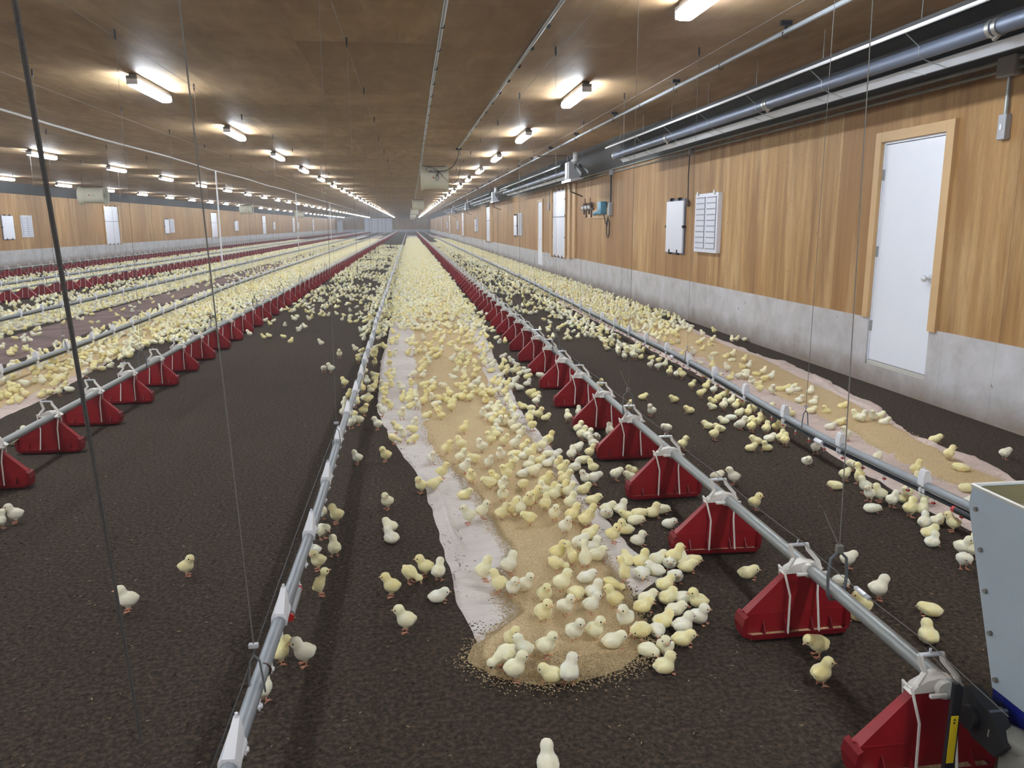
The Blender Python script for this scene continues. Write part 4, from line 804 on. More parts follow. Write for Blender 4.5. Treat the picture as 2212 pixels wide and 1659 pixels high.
print('body verts', {k: len(v[0].vertices) for k, v in BODY.items()}, {k: len(v[0]) for k, v in LODA.items()}, {k: len(v[0]) for k, v in LODB.items()})
# hand-read chick positions: crop origin, scale, then x,y,heading,pose,tone (feet pixel in the crop)
RAW = []
def crop(ox, oy, s, txt):
    for it in txt.split(';'):
        it = it.strip()
        if not it: continue
        a = it.split(','); x, y = float(a[0]), float(a[1]); hd = float(a[2]) if len(a) > 2 and a[2] else None
        RAW.append((ox+x/s, oy+y/s, hd, a[3] if len(a) > 3 else None, a[4] if len(a) > 4 else None))
crop(750,1000,2.765,'238,275,200,s,c;255,400,150,l,c;262,470,120,l,w;465,675,200,s,y;380,715,330,p,y;548,700,60,s,w;265,795,170,s,y;545,825,350,l,w;350,1005,190,s,c;440,178,200,s,y;518,178,20,s,y;570,100,10,s,y;703,218,350,l,y;725,370,190,s,c;810,340,20,s,c;820,710,10,s,c;970,680,15,s,w;740,135,270,s,y;708,75,340,s,w;847,45,270,s,w;850,172,180,s,y;880,145,200,s,y;950,115,190,s,y;930,180,270,s,w;968,80,0,s,y;1050,180,90,p,y;1055,95,0,l,w;1118,100,10,s,c;1090,40,10,l,c;990,35,190,s,c;1200,30,0,l,w;1265,45,270,s,y;1185,165,0,s,y;1290,80,20,s,y;1290,130,180,l,y;1365,45,0,l,w;1465,65,160,s,y;1305,150,0,s,y;1285,215,0,s,y;1420,130,180,s,w;1475,130,0,s,w;1415,185,10,l,y;1470,245,340,l,y;1605,105,20,s,w;1705,65,190,l,y;1690,100,190,l,c')
crop(750,1000,2.765,'930,245,270,s,c;925,355,20,s,y;985,330,0,s,y;1030,330,90,s,c;1085,290,270,s,y;1090,385,170,s,y;1120,250,10,s,y;1175,215,180,s,c;1185,300,30,s,y;1240,240,0,s,c;1225,200,20,l,y;1240,360,270,s,c;1325,225,0,s,c;1335,290,350,s,c;1345,370,10,s,y;1425,400,330,s,y;1443,372,0,s,y;1305,440,300,s,w;1450,460,5,l,y;1590,485,350,s,y;1660,420,170,l,y;1740,485,300,l,w;1555,290,0,l,c;1635,295,10,l,w;1550,325,270,l,w;1665,335,180,l,y;1740,325,0,l,y;1720,365,0,l,c;1825,320,0,l,y;1870,300,0,l,c;1925,385,300,l,w;1260,600,0,s,y;1340,625,150,u,y;1390,540,10,s,w;1470,540,0,l,w;1490,590,10,l,c;1420,640,90,u,c;1250,665,340,p,y;1430,725,10,l,w')
crop(750,1000,2.765,'1670,612,90,l,y;1650,725,120,u,y;1760,620,0,l,y;1762,695,270,l,w;1840,675,150,l,w;1855,600,0,l,c;1925,622,250,l,w;1922,570,0,s,y;1965,560,90,l,c;2035,580,5,l,y;2030,645,350,l,y;1960,703,270,l,w;1900,752,20,l,y;1915,830,20,l,y;2010,832,0,l,w;2090,852,150,l,y;1793,835,0,l,c;1768,885,10,l,y;1960,905,350,l,c;2100,948,300,l,w;1888,975,10,l,y;2010,1002,350,l,w;1755,1045,240,l,y;1850,1028,270,l,w;2005,1082,350,l,y;1800,1147,320,l,c;1895,1128,250,l,c;1900,1245,350,l,y;905,790,150,s,y;990,815,260,s,w;1065,795,310,s,w;1285,790,330,s,c;1180,855,290,s,y;1370,820,280,l,y;1475,812,0,l,w;1580,795,350,p,y;1590,880,150,s,y;1460,918,0,s,w;1305,930,310,s,w;1175,972,310,s,y;1660,1010,270,s,w;1480,1075,350,s,c;1590,1112,0,l,c;1360,1085,300,s,w;1190,1175,345,s,c;985,1130,270,s,y;1050,1195,180,s,w;935,1240,190,p,c;1005,1300,20,s,c;1215,1312,170,l,y;1325,1322,90,s,w')
crop(700,820,7.373,'330,125,190,s,y;600,80,270,s,y;690,100,90,s,w;820,65,20,s,y;620,212,120,u,y;740,208,200,l,c;800,190,20,s,y;940,170,200,s,w;1070,155,270,s,y;1060,50,200,s,y;975,292,270,s,y;955,245,30,s,y;960,430,270,s,y;1050,500,280,s,y;930,600,200,s,w;330,460,90,s,w;400,330,90,s,y;520,400,300,p,y;490,450,250,s,c;660,335,0,l,c;700,400,20,s,y;640,575,20,s,y;320,600,90,s,w;460,640,200,s,y;560,725,180,s,c;430,775,300,s,w;855,795,170,s,w;1160,865,190,s,y;1110,1022,330,p,y;1260,980,270,s,w;1420,900,200,s,y;1450,795,290,s,w;1430,1045,200,p,y;530,1345,200,s,w;980,1305,190,s,y;1240,650,290,s,c;1250,385,40,u,y;1370,335,30,s,y;1450,340,90,s,c;1360,395,0,s,y;1370,505,10,s,y;1475,485,270,s,w;1590,418,20,s,y;1640,265,190,s,y;1730,375,270,s,w;1590,170,0,s,y;1740,112,10,s,w;1900,175,200,s,w;1230,205,190,s,w;1390,135,270,s,y;1780,485,350,s,w;1860,385,170,s,y;1960,405,180,s,y;2000,295,160,s,y;1735,212,20,s,y;1640,635,340,l,y;1865,675,190,s,y;1810,565,200,s,y;2040,535,10,s,y;2040,445,10,s,y;2150,132,180,l,y;1960,1225,300,s,y;1720,1372,300,s,w;1885,1612,20,s,y')
crop(950,820,7.373,'360,222,160,s,y;430,102,0,l,y;370,362,0,s,y;490,372,10,s,y;285,350,20,s,y;520,190,0,s,w;590,272,200,s,y;680,202,90,s,c;605,112,10,s,w;690,315,0,s,y;740,415,290,s,y;780,262,0,s,y;840,290,0,s,y;940,245,10,s,w;1040,280,20,s,y;850,105,30,s,y;930,130,10,s,y;1005,125,90,s,c;1085,142,0,s,y;1155,172,20,s,w;1200,40,0,l,w;1400,108,0,l,w;1265,172,180,l,w;1070,412,90,s,c;1150,482,90,l,w;1320,475,180,l,y;1460,490,300,l,y;1520,305,0,l,y;1440,300,350,s,y;1540,425,350,s,w;1440,608,10,l,c;1580,635,20,s,y;1690,645,10,l,y;2040,672,90,s,c;2170,825,10,s,c;780,545,10,s,w;890,560,20,s,c;690,645,270,s,w;800,695,10,s,w;920,600,10,s,c;980,655,0,s,y;1150,645,30,s,y;850,745,330,s,y;935,782,20,s,w;1050,775,290,s,c;1190,700,170,s,w;1160,800,330,s,c;395,892,10,s,y;935,930,150,s,w;890,985,150,s,y;810,1068,160,s,y;1200,885,10,s,c;1300,960,350,s,c;1470,825,300,s,y;1430,720,90,s,y;1040,1085,10,s,y;340,1150,190,s,y;665,1192,180,s,w;335,1355,20,s,c;555,1375,170,s,y;1210,1142,0,s,w;1350,1185,20,s,y;1640,1165,10,s,c;1740,1065,20,s,y;1190,1262,0,l,y;975,1330,280,s,w;1160,1425,190,s,c;1350,1285,0,l,w;1460,1295,340,s,y;1840,1252,350,l,w;1720,1250,0,l,c;1590,1360,0,l,y')
crop(1150,820,7.373,'790,965,10,s,c;890,985,350,s,w;1010,965,270,l,w;630,1280,30,s,w;720,1190,20,s,w;920,1250,20,s,y;960,1115,170,s,w;800,1335,20,l,y;1560,505,300,s,y;1080,155,270,s,y;1760,322,350,l,y;1890,580,190,s,w;2140,855,200,s,w;740,600,90,s,w;1230,905,90,s,w')
crop(0,1000,2.5175,'85,325,190,s,w;5,357,90,s,w;700,803,190,s,w;1020,610,20,s,y;1830,327,190,s,y;1755,412,300,s,c;1820,508,100,s,c;1750,308,90,s,w;1730,580,200,s,y;1700,495,200,l,w;1745,718,15,u,y;1530,1088,30,s,y;1655,1097,195,s,w;1430,1295,90,s,w')
crop(500,600,4.23,'165,545,190,s,w;355,450,180,s,y;310,405,0,l,w;385,410,0,l,c;295,575,200,s,y;345,548,180,l,y;480,570,170,s,y;490,462,270,s,w;545,618,20,s,y;570,402,190,s,c;590,405,0,s,w;612,510,200,s,w;630,490,0,s,w;672,478,160,s,w;712,338,10,s,y;742,325,0,s,w;690,283,270,s,w;655,270,0,l,y;868,265,300,s,w;845,360,0,l,y;888,365,10,s,w;1052,258,0,l,w;1085,326,270,s,w;1028,357,180,l,y;820,634,190,s,w;988,735,270,s,c;845,867,280,s,w;910,870,190,s,w;1085,418,190,l,y;1140,416,0,l,y;1187,356,180,s,c;1215,415,0,l,y;1205,225,270,s,w;1200,545,0,l,c;1200,500,0,l,y;455,325,90,s,w;480,302,0,l,c;540,322,0,l,y;565,305,10,l,y;590,290,0,s,c;575,252,0,l,c;610,290,0,s,y;1215,385,10,l,c;1250,410,0,l,c')
crop(700,650,7.373,'500,825,190,s,w;600,830,20,l,y;590,582,0,l,w;610,512,0,l,y;640,665,300,s,w;720,435,0,s,c;570,902,0,l,y;550,995,190,s,y;660,1042,90,s,w;655,1182,270,s,c;790,860,340,s,y;820,778,340,l,c;800,565,60,s,y;855,565,40,s,y;870,645,0,s,w;930,585,300,l,w;770,615,20,s,y;720,905,80,s,y;805,935,0,s,y;810,1042,290,s,y;900,745,20,l,y;965,795,150,s,y;820,475,30,s,y;880,468,30,s,y;860,345,30,s,y;900,310,20,s,y;950,300,10,s,y;1020,305,270,s,y;1040,242,90,s,y;1050,190,300,s,y;985,485,190,s,w;940,405,20,s,c;1000,405,10,s,w;800,1215,200,l,c;830,1320,190,s,y;1120,312,200,s,w;1150,372,350,s,c;1160,420,200,s,w;1240,420,10,s,w;1220,485,350,s,c;1290,492,300,s,c;1100,552,170,s,y;1170,645,20,s,y;1070,645,0,l,y;1080,725,10,s,y;1155,722,280,s,w;1050,925,270,s,y;1125,895,280,s,w;1045,1055,270,s,y;1320,312,200,s,y;1360,350,180,l,y;1440,345,0,s,c;1620,352,150,s,w;1420,495,180,s,y;1490,492,0,s,c;1590,500,190,s,y;1640,540,190,s,c;1740,515,20,s,y;1780,445,0,s,y;1590,655,270,s,w;1320,700,10,s,c;1410,662,10,s,c;1380,745,10,s,y;1460,752,10,s,y;1640,745,160,s,y;1340,895,0,s,y;1440,885,270,s,w;1510,862,10,s,y;1600,855,20,s,c;1680,885,10,l,y;1720,845,10,s,y;1790,845,20,s,y;1860,842,20,s,w;1690,765,0,s,y;1780,945,20,s,y;1840,925,15,s,y;1670,985,180,s,w;1670,1042,200,s,c;1570,1052,0,s,y;1590,1125,10,s,y;1550,1175,20,s,y;1420,1242,190,p,w;1580,1252,30,s,w;2050,992,20,s,w;2055,1262,180,l,w;2160,975,10,s,y;2140,1065,190,s,y;2110,1182,0,s,c;1820,600,20,s,y;1900,655,0,s,w;1870,712,60,s,y;2000,742,180,l,y;1770,645,0,s,y;1950,445,0,s,y;1900,565,10,s,y;2010,562,0,s,y;1500,265,10,s,y;1640,290,10,l,y;1760,310,180,l,y;1850,365,200,s,y;1850,300,10,s,y;1940,330,20,s,y;2050,350,10,s,w;1180,180,190,s,y;1280,170,190,s,w;1100,1240,60,s,c;1080,1310,0,s,y;1020,1240,20,s,y;2060,280,10,s,y;2130,270,190,s,y')
crop(950,650,7.373,'300,1055,200,s,y;430,1075,0,s,y;460,990,0,s,y;560,1035,90,s,y;350,990,0,s,y;280,1185,0,s,y;390,1195,300,s,c;570,1115,280,s,y;590,1175,10,s,y;550,1255,280,s,y;400,1292,60,s,y;450,922,190,s,c;340,930,10,s,c;690,1005,30,s,y;720,1055,0,s,c;800,992,0,l,w;700,955,60,s,y;840,1095,20,s,w;810,1145,0,l,y;700,855,10,s,y;620,862,0,s,y;570,845,300,s,y;730,875,0,s,w;1010,922,0,l,w;1030,1035,90,s,y;1140,1022,190,s,w;1220,1052,180,l,w;1340,1132,300,l,w;980,1135,10,s,y;1050,1105,20,l,y;970,1225,330,l,w;1060,1205,20,s,y;1170,1185,0,s,c;1230,1150,0,l,y;1280,1195,0,l,c;1380,1205,0,s,w;1610,1222,180,l,w;1200,1302,60,s,c;1395,1290,10,s,y;650,595,90,s,y;745,625,180,s,y;900,645,10,s,c;950,715,270,s,w;1040,705,90,s,y;690,755,10,s,y;815,802,90,s,y;712,492,0,s,c;850,515,0,l,c;820,472,0,l,y;880,522,0,s,c;610,632,0,l,w;460,255,0,s,y;620,245,0,s,c;660,245,90,s,w;480,305,0,l,y;535,312,0,s,c;600,305,10,l,y;700,315,20,l,y;560,375,10,l,y;640,375,0,l,y;540,442,190,s,c;610,442,10,s,c;745,255,90,s,w;1390,222,190,s,y;1430,222,0,l,w;1530,205,20,l,w;1740,482,20,s,y;1900,482,0,s,y;1660,345,180,s,y;1750,372,150,l,w;1965,445,10,s,y;2020,410,10,s,w;2080,420,10,s,w;1850,290,190,s,c;1750,275,0,l,y;470,720,10,s,y;540,700,10,s,c;380,730,0,s,y;560,500,10,s,y;500,540,20,s,c;440,510,10,s,y;580,690,10,s,c;520,610,10,s,y;430,620,10,s,y;350,570,0,s,y;300,690,0,s,y;180,730,10,s,y;270,830,180,s,c;360,840,20,s,y;410,480,0,s,c;330,500,0,l,y;260,530,0,l,c')
crop(0,760,7.373,'170,62,20,s,y;240,50,0,s,y;410,22,0,s,c;600,60,180,l,w;1000,112,10,s,y;1190,105,0,s,w;1370,105,190,s,y;1430,62,0,s,y;1340,172,180,s,y;1610,132,270,s,y;1690,112,0,s,y;1790,85,190,s,y;1850,72,0,s,y;1900,52,0,s,y;2020,62,10,s,c;2070,102,0,l,y;1260,312,20,s,y;1110,302,180,l,y;1490,295,350,l,y;1630,305,270,l,y;1620,225,0,s,y;1760,262,0,l,w;1370,405,30,s,w;1940,275,20,l,w;730,245,20,s,w;830,245,0,s,y;900,232,300,s,y;870,182,10,s,y;650,335,20,s,w;580,290,180,s,c;520,345,320,s,y;540,262,10,s,y;950,292,0,s,y;800,332,170,s,y;900,355,0,s,y;1030,365,180,s,c;590,420,0,s,y;570,535,270,s,c;680,545,160,s,w;780,475,20,s,y;870,482,90,s,y;950,485,20,s,c;920,542,0,s,y;1030,495,10,s,y;870,602,10,s,y;190,472,180,s,y;80,522,180,s,w;200,375,190,s,y;240,422,0,s,w;190,562,180,l,y;250,622,0,l,y;410,585,190,s,w;190,692,180,s,y;290,702,0,s,y;410,745,190,s,y;130,775,190,s,y;180,845,0,l,y;310,845,200,s,y;5,805,0,s,y;670,735,10,l,y;790,685,10,l,y;950,705,0,s,c;1020,602,10,l,y;1110,645,170,l,w;240,1485,0,l,w;340,1345,0,l,c')
crop(1400,750,4.23,'20,197,0,s,w;90,212,0,s,w;95,155,30,s,y;25,142,10,s,y;155,195,0,s,c;195,268,40,s,y;260,285,30,s,w;310,292,150,s,y;400,388,20,s,y;480,468,10,s,y;530,405,10,s,y;590,522,180,l,y;585,572,180,l,c;690,582,20,s,c;640,512,30,s,y;600,432,0,s,w;700,485,0,s,y;760,545,0,s,c;800,582,20,s,y;830,652,20,s,c;850,562,10,s,y;910,645,30,s,y;960,612,10,s,y;690,697,160,l,c;748,668,0,l,w;545,743,150,l,y;650,770,170,l,y;605,848,20,s,y;235,504,180,l,y;373,606,180,l,y;315,942,20,s,y;835,738,200,l,w;920,695,0,l,y;850,752,0,s,w;945,775,20,s,y;1000,725,10,s,y;1040,705,200,s,y;1080,792,20,s,y;1170,775,10,s,y;1220,772,10,s,y;985,882,165,l,y;1110,861,0,l,w;940,946,0,l,y;1080,942,170,l,y;1210,873,20,s,y;1250,902,30,s,y')
crop(1400,750,4.23,'195,68,180,s,c;300,107,20,s,y;415,82,180,s,w;500,38,0,l,y;600,82,0,l,c;575,126,180,l,w;475,167,180,l,w;710,107,10,l,y;760,140,0,l,c;770,102,0,s,c;880,148,20,s,y;860,202,180,l,y;920,208,30,s,w;585,212,20,s,y;720,228,180,s,w;605,273,200,s,w;515,277,180,l,y;750,302,350,l,y;825,302,0,s,w;890,243,0,l,c;895,303,0,s,w;945,337,190,l,w;1000,362,0,l,y;990,267,180,l,y;1060,328,0,s,y;1050,262,10,s,c;1120,312,10,s,w;1015,424,180,s,y;1130,442,270,s,w;1210,411,190,l,y;1262,397,0,l,y;745,387,0,l,w;640,332,20,s,w;1105,572,0,l,c;1262,622,0,l,c')
crop(1600,750,3.629,'385,542,200,l,y;385,387,10,s,w;430,357,0,l,w;360,342,180,s,y;405,340,0,l,c;545,388,10,s,w;462,441,270,l,w;572,457,350,l,w;555,521,0,l,c;665,526,180,l,y;800,486,0,l,y;780,617,350,l,y;700,652,340,l,w;825,738,200,s,w;945,602,0,s,w;905,592,180,s,c;1032,592,180,s,w;1092,562,0,l,c;1125,613,350,l,w;585,833,270,s,w;520,916,270,l,w;1070,917,20,s,w')
crop(1780,880,2.9375,'130,464,20,s,c;218,484,90,u,y;75,516,170,l,y;285,594,200,s,w;255,545,170,s,w;350,598,180,s,c;430,634,20,s,w;300,662,350,l,w;175,400,20,s,c;505,600,10,l,y;545,694,15,s,y;620,695,10,s,c;635,779,20,s,w;715,742,0,l,c;810,784,150,s,y;670,822,10,l,y;690,877,5,l,w;875,944,290,s,w;935,930,30,s,c;580,444,15,s,y;580,492,10,l,y;900,541,0,l,y;900,632,0,l,w;790,345,20,s,y;870,416,170,l,y;705,222,345,l,y;1145,330,5,s,w;530,582,0,s,c;640,612,10,s,c')
crop(0,0,1,'1547,1046,10,s,w;1583,1046,160,s,w;1630,1101,15,s,y;1831,1226,15,s,w;1817,1264,290,l,w;1897,1294,340,s,w;1861,1328,150,s,y;1853,1338,150,l,y;1615,1247,345,l,y;2010,1328,165,l,y;2004,1384,60,l,y;1764,1416,165,s,y;1773,1479,30,s,y;2081,1228,250,s,w;2102,1206,30,s,c;1183,1680,90,s,w')
crop(1380,600,4.23,'270,362;90,342;165,372;150,347;240,325;200,332;320,427;365,402;330,372;395,447;440,442;465,517;685,515;580,542;580,582;675,598;650,632;545,627;850,597;895,593;970,583;230,440;160,412;190,442;260,462;250,502;150,462;120,522;90,532;60,522;150,562;200,542;260,547;320,542;350,562;370,482;320,472;180,592;240,607;300,612;355,612;55,592;110,652;130,540;310,520;220,480;350,510')
crop(0,480,5.53,'400,1600,200,s,y;320,1570,180,s,y;180,1560,20,s,y;130,1600,190,l,y;30,1540,0,s,c;190,1430,200,s,y;280,1425,20,s,w;360,1450,190,s,w;400,1385,200,s,w;430,1330,10,s,y;300,1290,0,l,y;120,1355,0,l,y;760,1240,0,s,y;930,1185,190,s,w;1400,1130,190,l,y;1470,1065,0,l,y;1560,1020,180,l,w;1270,1045,0,s,y;1100,1120,0,l,y;1080,1095,10,s,y;2130,840,20,s,w;2060,910,0,l,y;1830,975,0,l,y;1810,945,180,s,y;1390,1250,190,s,y;1480,1210,170,s,y;1530,1225,0,l,c;930,1430,180,l,y;980,1440,0,l,c;1960,1060,0,s,y;20,1420,0,s,c;250,850,10,s,w')
print('hand placed', len(RAW))
TONE = {'w': 0, 'c': 1, 'y': 2}
PM = {'s': ['s', 's', 'sl', 'sr', 'sd'], 'l': ['l', 'l', 'lb', 'lc'], 'u': ['u'], 'p': ['p']}
placed = []; grid = {}
def near(x, y, d=.05):
    i, j = int(x//.1), int(y//.1)
    for a in (i-1, i, i+1):
        for b in (j-1, j, j+1):
            for (u, v) in grid.get((a, b), ()):
                if (u-x)**2+(v-y)**2 < d*d: return True
    return False
def mark(x, y): grid.setdefault((int(x//.1), int(y//.1)), []).append((x, y))
def in_strip(L_, R_, x, y): return ipol(L_, y) < x < ipol(R_, y)
def ground(x, y):
    if (2.37 < y and in_strip(GL, GR, x, y)) or (in_strip(HL, HR, x, y)): return .013
    return .009 if (y > 2.62 and in_strip(CL, CR, x, y)) or in_strip(RL, RR, x, y) else .002
for (px, py, hd, ps, tn) in RAW:
    p = at(px, py, 0.004)
    if hd is None: hd = random.choice([0, 0, 20, 350, 180, 190, 170, 90, 270, 300, 240])
    if ps is None: ps = random.choice('sssl')
    if tn is None: tn = random.choice('wccyy')
    kd = random.choice(PM[ps]); x, y = p.x, p.y
    # keep clear of the feeders
    for fd in FEED[:2]:
        if abs(x-fd['x']) < .25:
            q = (y-fd['y0'])/PITCH_Y; dq = (q-round(q))*PITCH_Y
            if abs(dq) < .125 and round(q) > -3: y = fd['y0']+round(q)*PITCH_Y+(.13 if dq > 0 else -.13)
    if near(x, y, .028): continue
    mark(x, y); placed.append([x, y, math.radians(hd)+random.uniform(-.25, .25)-YAW*.0, kd, TONE[tn], random.uniform(1.0, 1.15), hd])
placed.sort(key=lambda c: math.hypot(c[0], c[1]))
indiv = placed[:300]; extra = placed[300:]
# labels
def zone(x, y):
    if x > 2.66: return ('on feed by the right wall', 'R') if in_strip(HL, HR, x, y) else (('on paper by the right wall', 'R') if in_strip(RL, RR, x, y) else ('on litter by the right wall', 'R'))
    if x > 1.39: return ('on litter right of hopper line', 'R')
    if x > -.45:
        if y > 2.37 and in_strip(GL, GR, x, y): return ('on the middle feed', 'R')
        if y > 2.62 and in_strip(CL, CR, x, y): return ('on the middle paper', 'R')
        return ('on litter beside hopper line', 'R') if x > .5 else ('on litter right of drinker', 'R')
    if x > -2.46: return ('on litter left of drinker', 'R')
    return ('beyond the left feeders', 'L')
groups = {}
for i, c in enumerate(indiv):
    zn, sd = zone(c[0], c[1]); lv = max(1, round((c[1]-1.822)/PITCH_Y)+1) if sd == 'R' else max(1, round((c[1]-starts[1])/PITCH_Y)+1)
    groups.setdefault((zn, sd, lv), []).append(i)
LAB = {}
TN = ['white', 'cream', 'yellow']
for (zn, sd, lv), ids in groups.items():
    ids.sort(key=lambda i: indiv[i][0]/indiv[i][1])
    for r_, i in enumerate(ids):
        ln_ = 'hopper' if sd == 'R' else 'left'
        pos = '' if len(ids) == 1 else (', leftmost there' if r_ == 0 else (', rightmost there' if r_ == len(ids)-1 else ', %s from left' % ordinal(r_+1)))
        LAB[i] = '%s chick %s, by %s %s feeder%s' % (TN[indiv[i][4]], zn, ordinal(lv), ln_, pos)
GRPN = {'R': 'chicks near the hopper feed line', 'L': 'chicks beyond the left feeders'}
for i, (x, y, a, kd, tn, sc, hd) in enumerate(indiv):
    o = bpy.data.objects.new('chick', BODY[kd][tn]); COL.objects.link(o); o.location = (x, y, ground(x, y)-(.0 if kd[0] != 'l' else .002)); o.rotation_euler = (0, 0, a); o.scale = (sc, sc, sc)
    zn, sd = zone(x, y); tag(o, LAB[i], 'chick', 'chicks '+zn)
    hc, yw, pt = HEADT[kd]; R = Matrix.Rotation(yw, 3, 'Z') @ Matrix.Rotation(-pt, 3, 'Y')
    b = bpy.data.objects.new('beak', beak_m); COL.objects.link(b); b.parent = o; b.location = hc+R@Vector((.0150, 0, -.001)); b.rotation_euler = R.to_euler()
    for s in (-1, 1):
        e = bpy.data.objects.new('eye', eye_m); COL.objects.link(e); e.parent = o; e.location = hc+R@Vector((.0105, s*.0128, .003))
        lg = bpy.data.objects.new('leg', leg_m if kd[0] != 'l' else toe_m); COL.objects.link(lg); lg.parent = o
        lg.location = (-.002 if kd[0] != 'l' else .02, s*.0115, 0); lg.rotation_euler.z = s*.15
# crowd: everything else as one object
crowd = [[c[0], c[1], c[2], c[3], c[4], c[5]] for c in extra]
def fill(x0, x1, y0, y1, dens, dmin=.055, bias=None, clump=0., tries=1.6):
    n = int((x1-x0)*(y1-y0)*dens)
    for _ in range(n):
        x, y = rng.uniform(x0, x1), rng.uniform(y0, y1)
        if clump and rng.random() < clump*(1-min(1, max(0, (vnoise(x*1.6, y*.9, 5)-.35)*4))): continue
        if bias and rng.random() > bias(x, y): continue
        bad = False
        for fd in FEED:
            if abs(x-fd['x']) < .26:
                q = (y-fd['y0'])/PITCH_Y; dq = abs(q-round(q))*PITCH_Y
                if dq < .14 or rng.random() < .55: bad = True
        if bad or near(x, y, dmin): continue
        mark(x, y); kd = KINDS[int(rng.choice(9, p=[.2, .1, .1, .1, .03, .07, .2, .12, .08]))]
        crowd.append([x, y, rng.uniform(0, 6.28), kd, int(rng.choice(3, p=[.3, .4, .3])), rng.uniform(.95, 1.14)])
fill(-.33, 1.05, 11.4, 14, 55, .05)
fill(-.33, 1.08, 13.5, 30, 150, .052)
fill(-.33, 1.08, 30, 60, 110, .052)
fill(-.33, 1.0, 60, 90, 75, .052)
fill(-.1, .9, 90, 100, 20, .05)
fill(-.72, -.3, 11, 30, 70, .05)
fill(-.72, -.3, 30, 60, 40, .05)
fill(-2.2, -.6, 12.8, 15.5, 9, .05)
fill(-2.25, -.6, 15.5, 24, 34, .05, None, .8)
fill(-2.25, -.6, 24, 50, 40, .05, None, .8)
fill(-2.25, -.6, 50, 62, 18, .05, None, .9)
fill(1.65, 2.5, 10.2, 13.5, 18, .05, None, .6)
fill(1.65, 2.6, 13.5, 70, 42, .05, None, .7)
fill(2.35, 2.75, 8.6, 14, 70, .05)
fill(2.5, 2.9, 14, 85, 55, .05)
fill(2.9, 4.15, 10.8, 13, 55, .05)
fill(2.9, 4.2, 12.5, 30, 130, .052)
fill(2.9, 4.2, 30, 88, 70, .052)
fill(.95, 1.15, 11, 40, 30, .05)
fill(-4.4, -3.3, 8.9, 10.5, 50, .052)
fill(-4.5, -2.75, 10.3, 14, 85, .052)
fill(-4.6, -2.72, 14, 30, 120, .052)
fill(-4.7, -2.72, 30, 88, 65, .052)
fill(-5.75, -4.8, 10, 20, 2, .05)
fill(-5.75, -4.75, 20, 32, 13, .05, None, .7)
fill(-5.75, -4.7, 32, 80, 26, .05, None, .7)
fill(-6.9, -5.65, 9, 14, 62, .05)
fill(-7.0, -5.6, 14, 30, 80, .052)
fill(-7.8, -5.6, 30, 88, 45, .052)
fill(-7.85, -6.9, 12, 30, 38, .05, None, .7)
fill(-11.9, -8.5, 16, 30, 34, .055, None, .5)
fill(-11.9, -8.5, 30, 88, 30, .055)
fill(-10.4, -9.3, 16, 50, 60, .052)
fill(4.1, 4.33, 11, 60, 8, .05)
print('crowd', len(crowd))
def loft_far():   # tiny far chick: body + head blobs
    def ell(c, r, n=6, m=4):
        q = MB().sphere(c, r, n, m); V = np.array(q.v); T = []
        for f in q.f:
            for i in range(1, len(f)-1): T.append((f[0], f[i], f[i+1]))
        return V, np.array(T)
    V1, T1 = ell((-.005, 0, .036), (.042, .031, .03)); V2, T2 = ell((.027, 0, .062), (.018, .017, .018), 5, 3); return np.vstack([V1, V2]), np.vstack([T1, T2+len(V1)])
FARV, FART = loft_far(); VV = []; TT = []; MI = []; base = 0
buckets = {}
def tri(me):
    me.calc_loop_triangles(); return np.array([v.co[:] for v in me.vertices]), np.array([t.vertices[:] for t in me.loop_triangles])
FULL = {}
for kd in KINDS:
    hc, yw, pt = HEADT[kd]; Rm = Matrix.Rotation(yw, 3, 'Z') @ Matrix.Rotation(-pt, 3, 'Y'); vs, ts, ms = [], [], []; b0 = 0
    def put(me, loc, rot, mi):
        global b0
        v, t = tri(me); v = v@np.array(rot).T+np.array(loc); vs.append(v); ts.append(t+b0); ms.append(np.full(len(t), mi)); b0 += len(v)
    I3 = Matrix.Identity(3); put(BODY[kd][0], (0, 0, 0), I3, -1); put(beak_m, hc+Rm@Vector((.015, 0, -.001)), Rm, 3)
    for s_ in (-1, 1): put(eye_m, hc+Rm@Vector((.0105, s_*.0128, .003)), I3, 4); put(leg_m if kd[0] != 'l' else toe_m, (-.002 if kd[0] != 'l' else .02, s_*.0115, 0), I3, 3)
    FULL[kd] = (np.vstack(vs), np.vstack(ts), np.concatenate(ms))
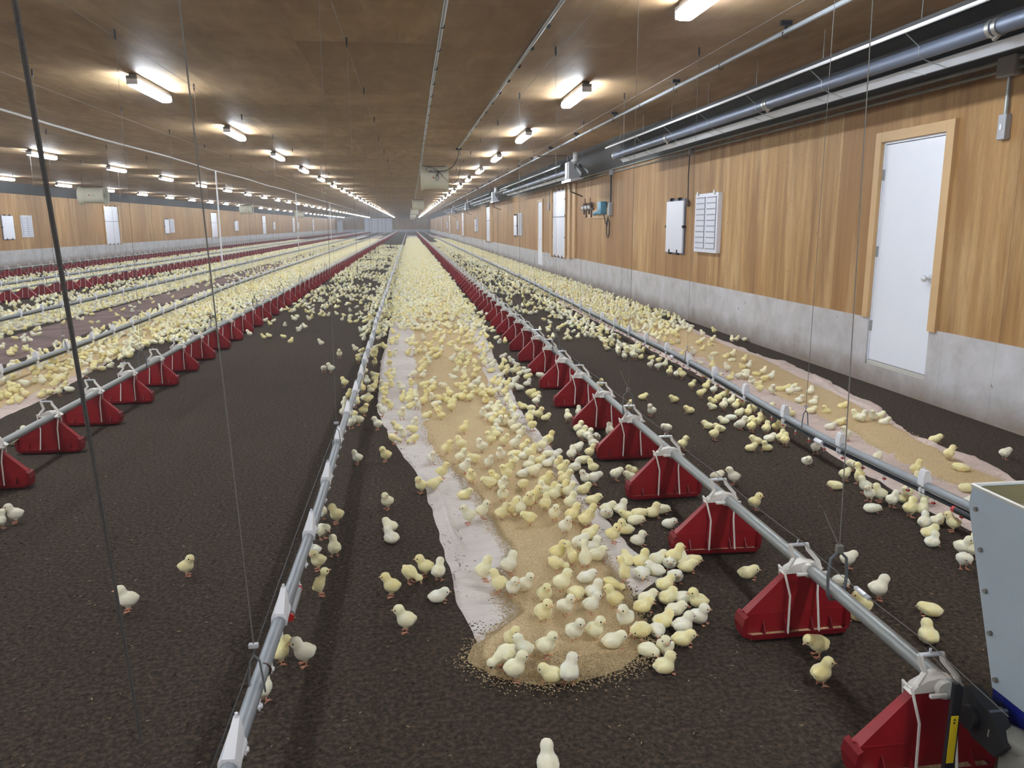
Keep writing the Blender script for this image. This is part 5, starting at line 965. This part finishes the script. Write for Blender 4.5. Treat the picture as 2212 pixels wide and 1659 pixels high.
for c in crowd:
    dist = c[1]; key = (c[3], 'N') if dist < 9.5 else (c[3], 'A') if dist < 15 else ((c[3], 'B') if dist < 30 else ('far', 'F')); buckets.setdefault(key, []).append(c)
for (kd, lv), L_ in buckets.items():
    FM = None
    if lv == 'N': V, T, FM = FULL[kd]
    else: V, T = LODA[kd] if lv == 'A' else (LODB[kd] if lv == 'B' else (FARV, FART))
    A = np.array([[c[0], c[1], c[2], c[5]] for c in L_]); n = len(A); cs, sn = np.cos(A[:, 2])[:, None], np.sin(A[:, 2])[:, None]; S = A[:, 3][:, None]
    X = (V[None, :, 0]*cs-V[None, :, 1]*sn)*S+A[:, 0:1]; Y = (V[None, :, 0]*sn+V[None, :, 1]*cs)*S+A[:, 1:2]; Z = V[None, :, 2]*S+.006+0*X
    VV.append(np.stack([X, Y, Z], -1).reshape(-1, 3)); TT.append((T[None]+len(V)*np.arange(n)[:, None, None]).reshape(-1, 3)+base); tn_ = np.repeat(np.array([c[4] for c in L_]), len(T)); MI.append(tn_ if FM is None else np.where(np.tile(FM, n) < 0, tn_, np.tile(FM, n))); base += n*len(V)
V, T, MI = np.vstack(VV), np.vstack(TT), np.concatenate(MI); print('crowd verts', len(V))
o = np_mesh('chick', V, T, [M_CW, M_CC, M_CY, M_SHANK, M_EYE], MI, True); tag(o, 'dense crowd of pale yellow chicks covering the farther floor', 'chick', 'distant crowd of chicks', 'stuff')

# ------------------------------------------------------------------ HAZE in the barn air
k = bpy.data.materials.new('dusty_air'); k.use_nodes = True; t = k.node_tree; t.nodes.remove(t.nodes['Principled BSDF'])
v = t.nodes.new('ShaderNodeVolumeScatter'); v.inputs['Color'].default_value = (.92, .95, 1, 1); v.inputs['Density'].default_value = .0028; v.inputs['Anisotropy'].default_value = .3
t.links.new(v.outputs[0], t.nodes['Material Output'].inputs['Volume'])
o = MB().box(XL-.4, XR+.4, YN-.4, YF+.4, -.3, HC+.4).build('dusty_air', k); tag(o, 'thin dusty haze filling the long barn', 'haze', kind='stuff')
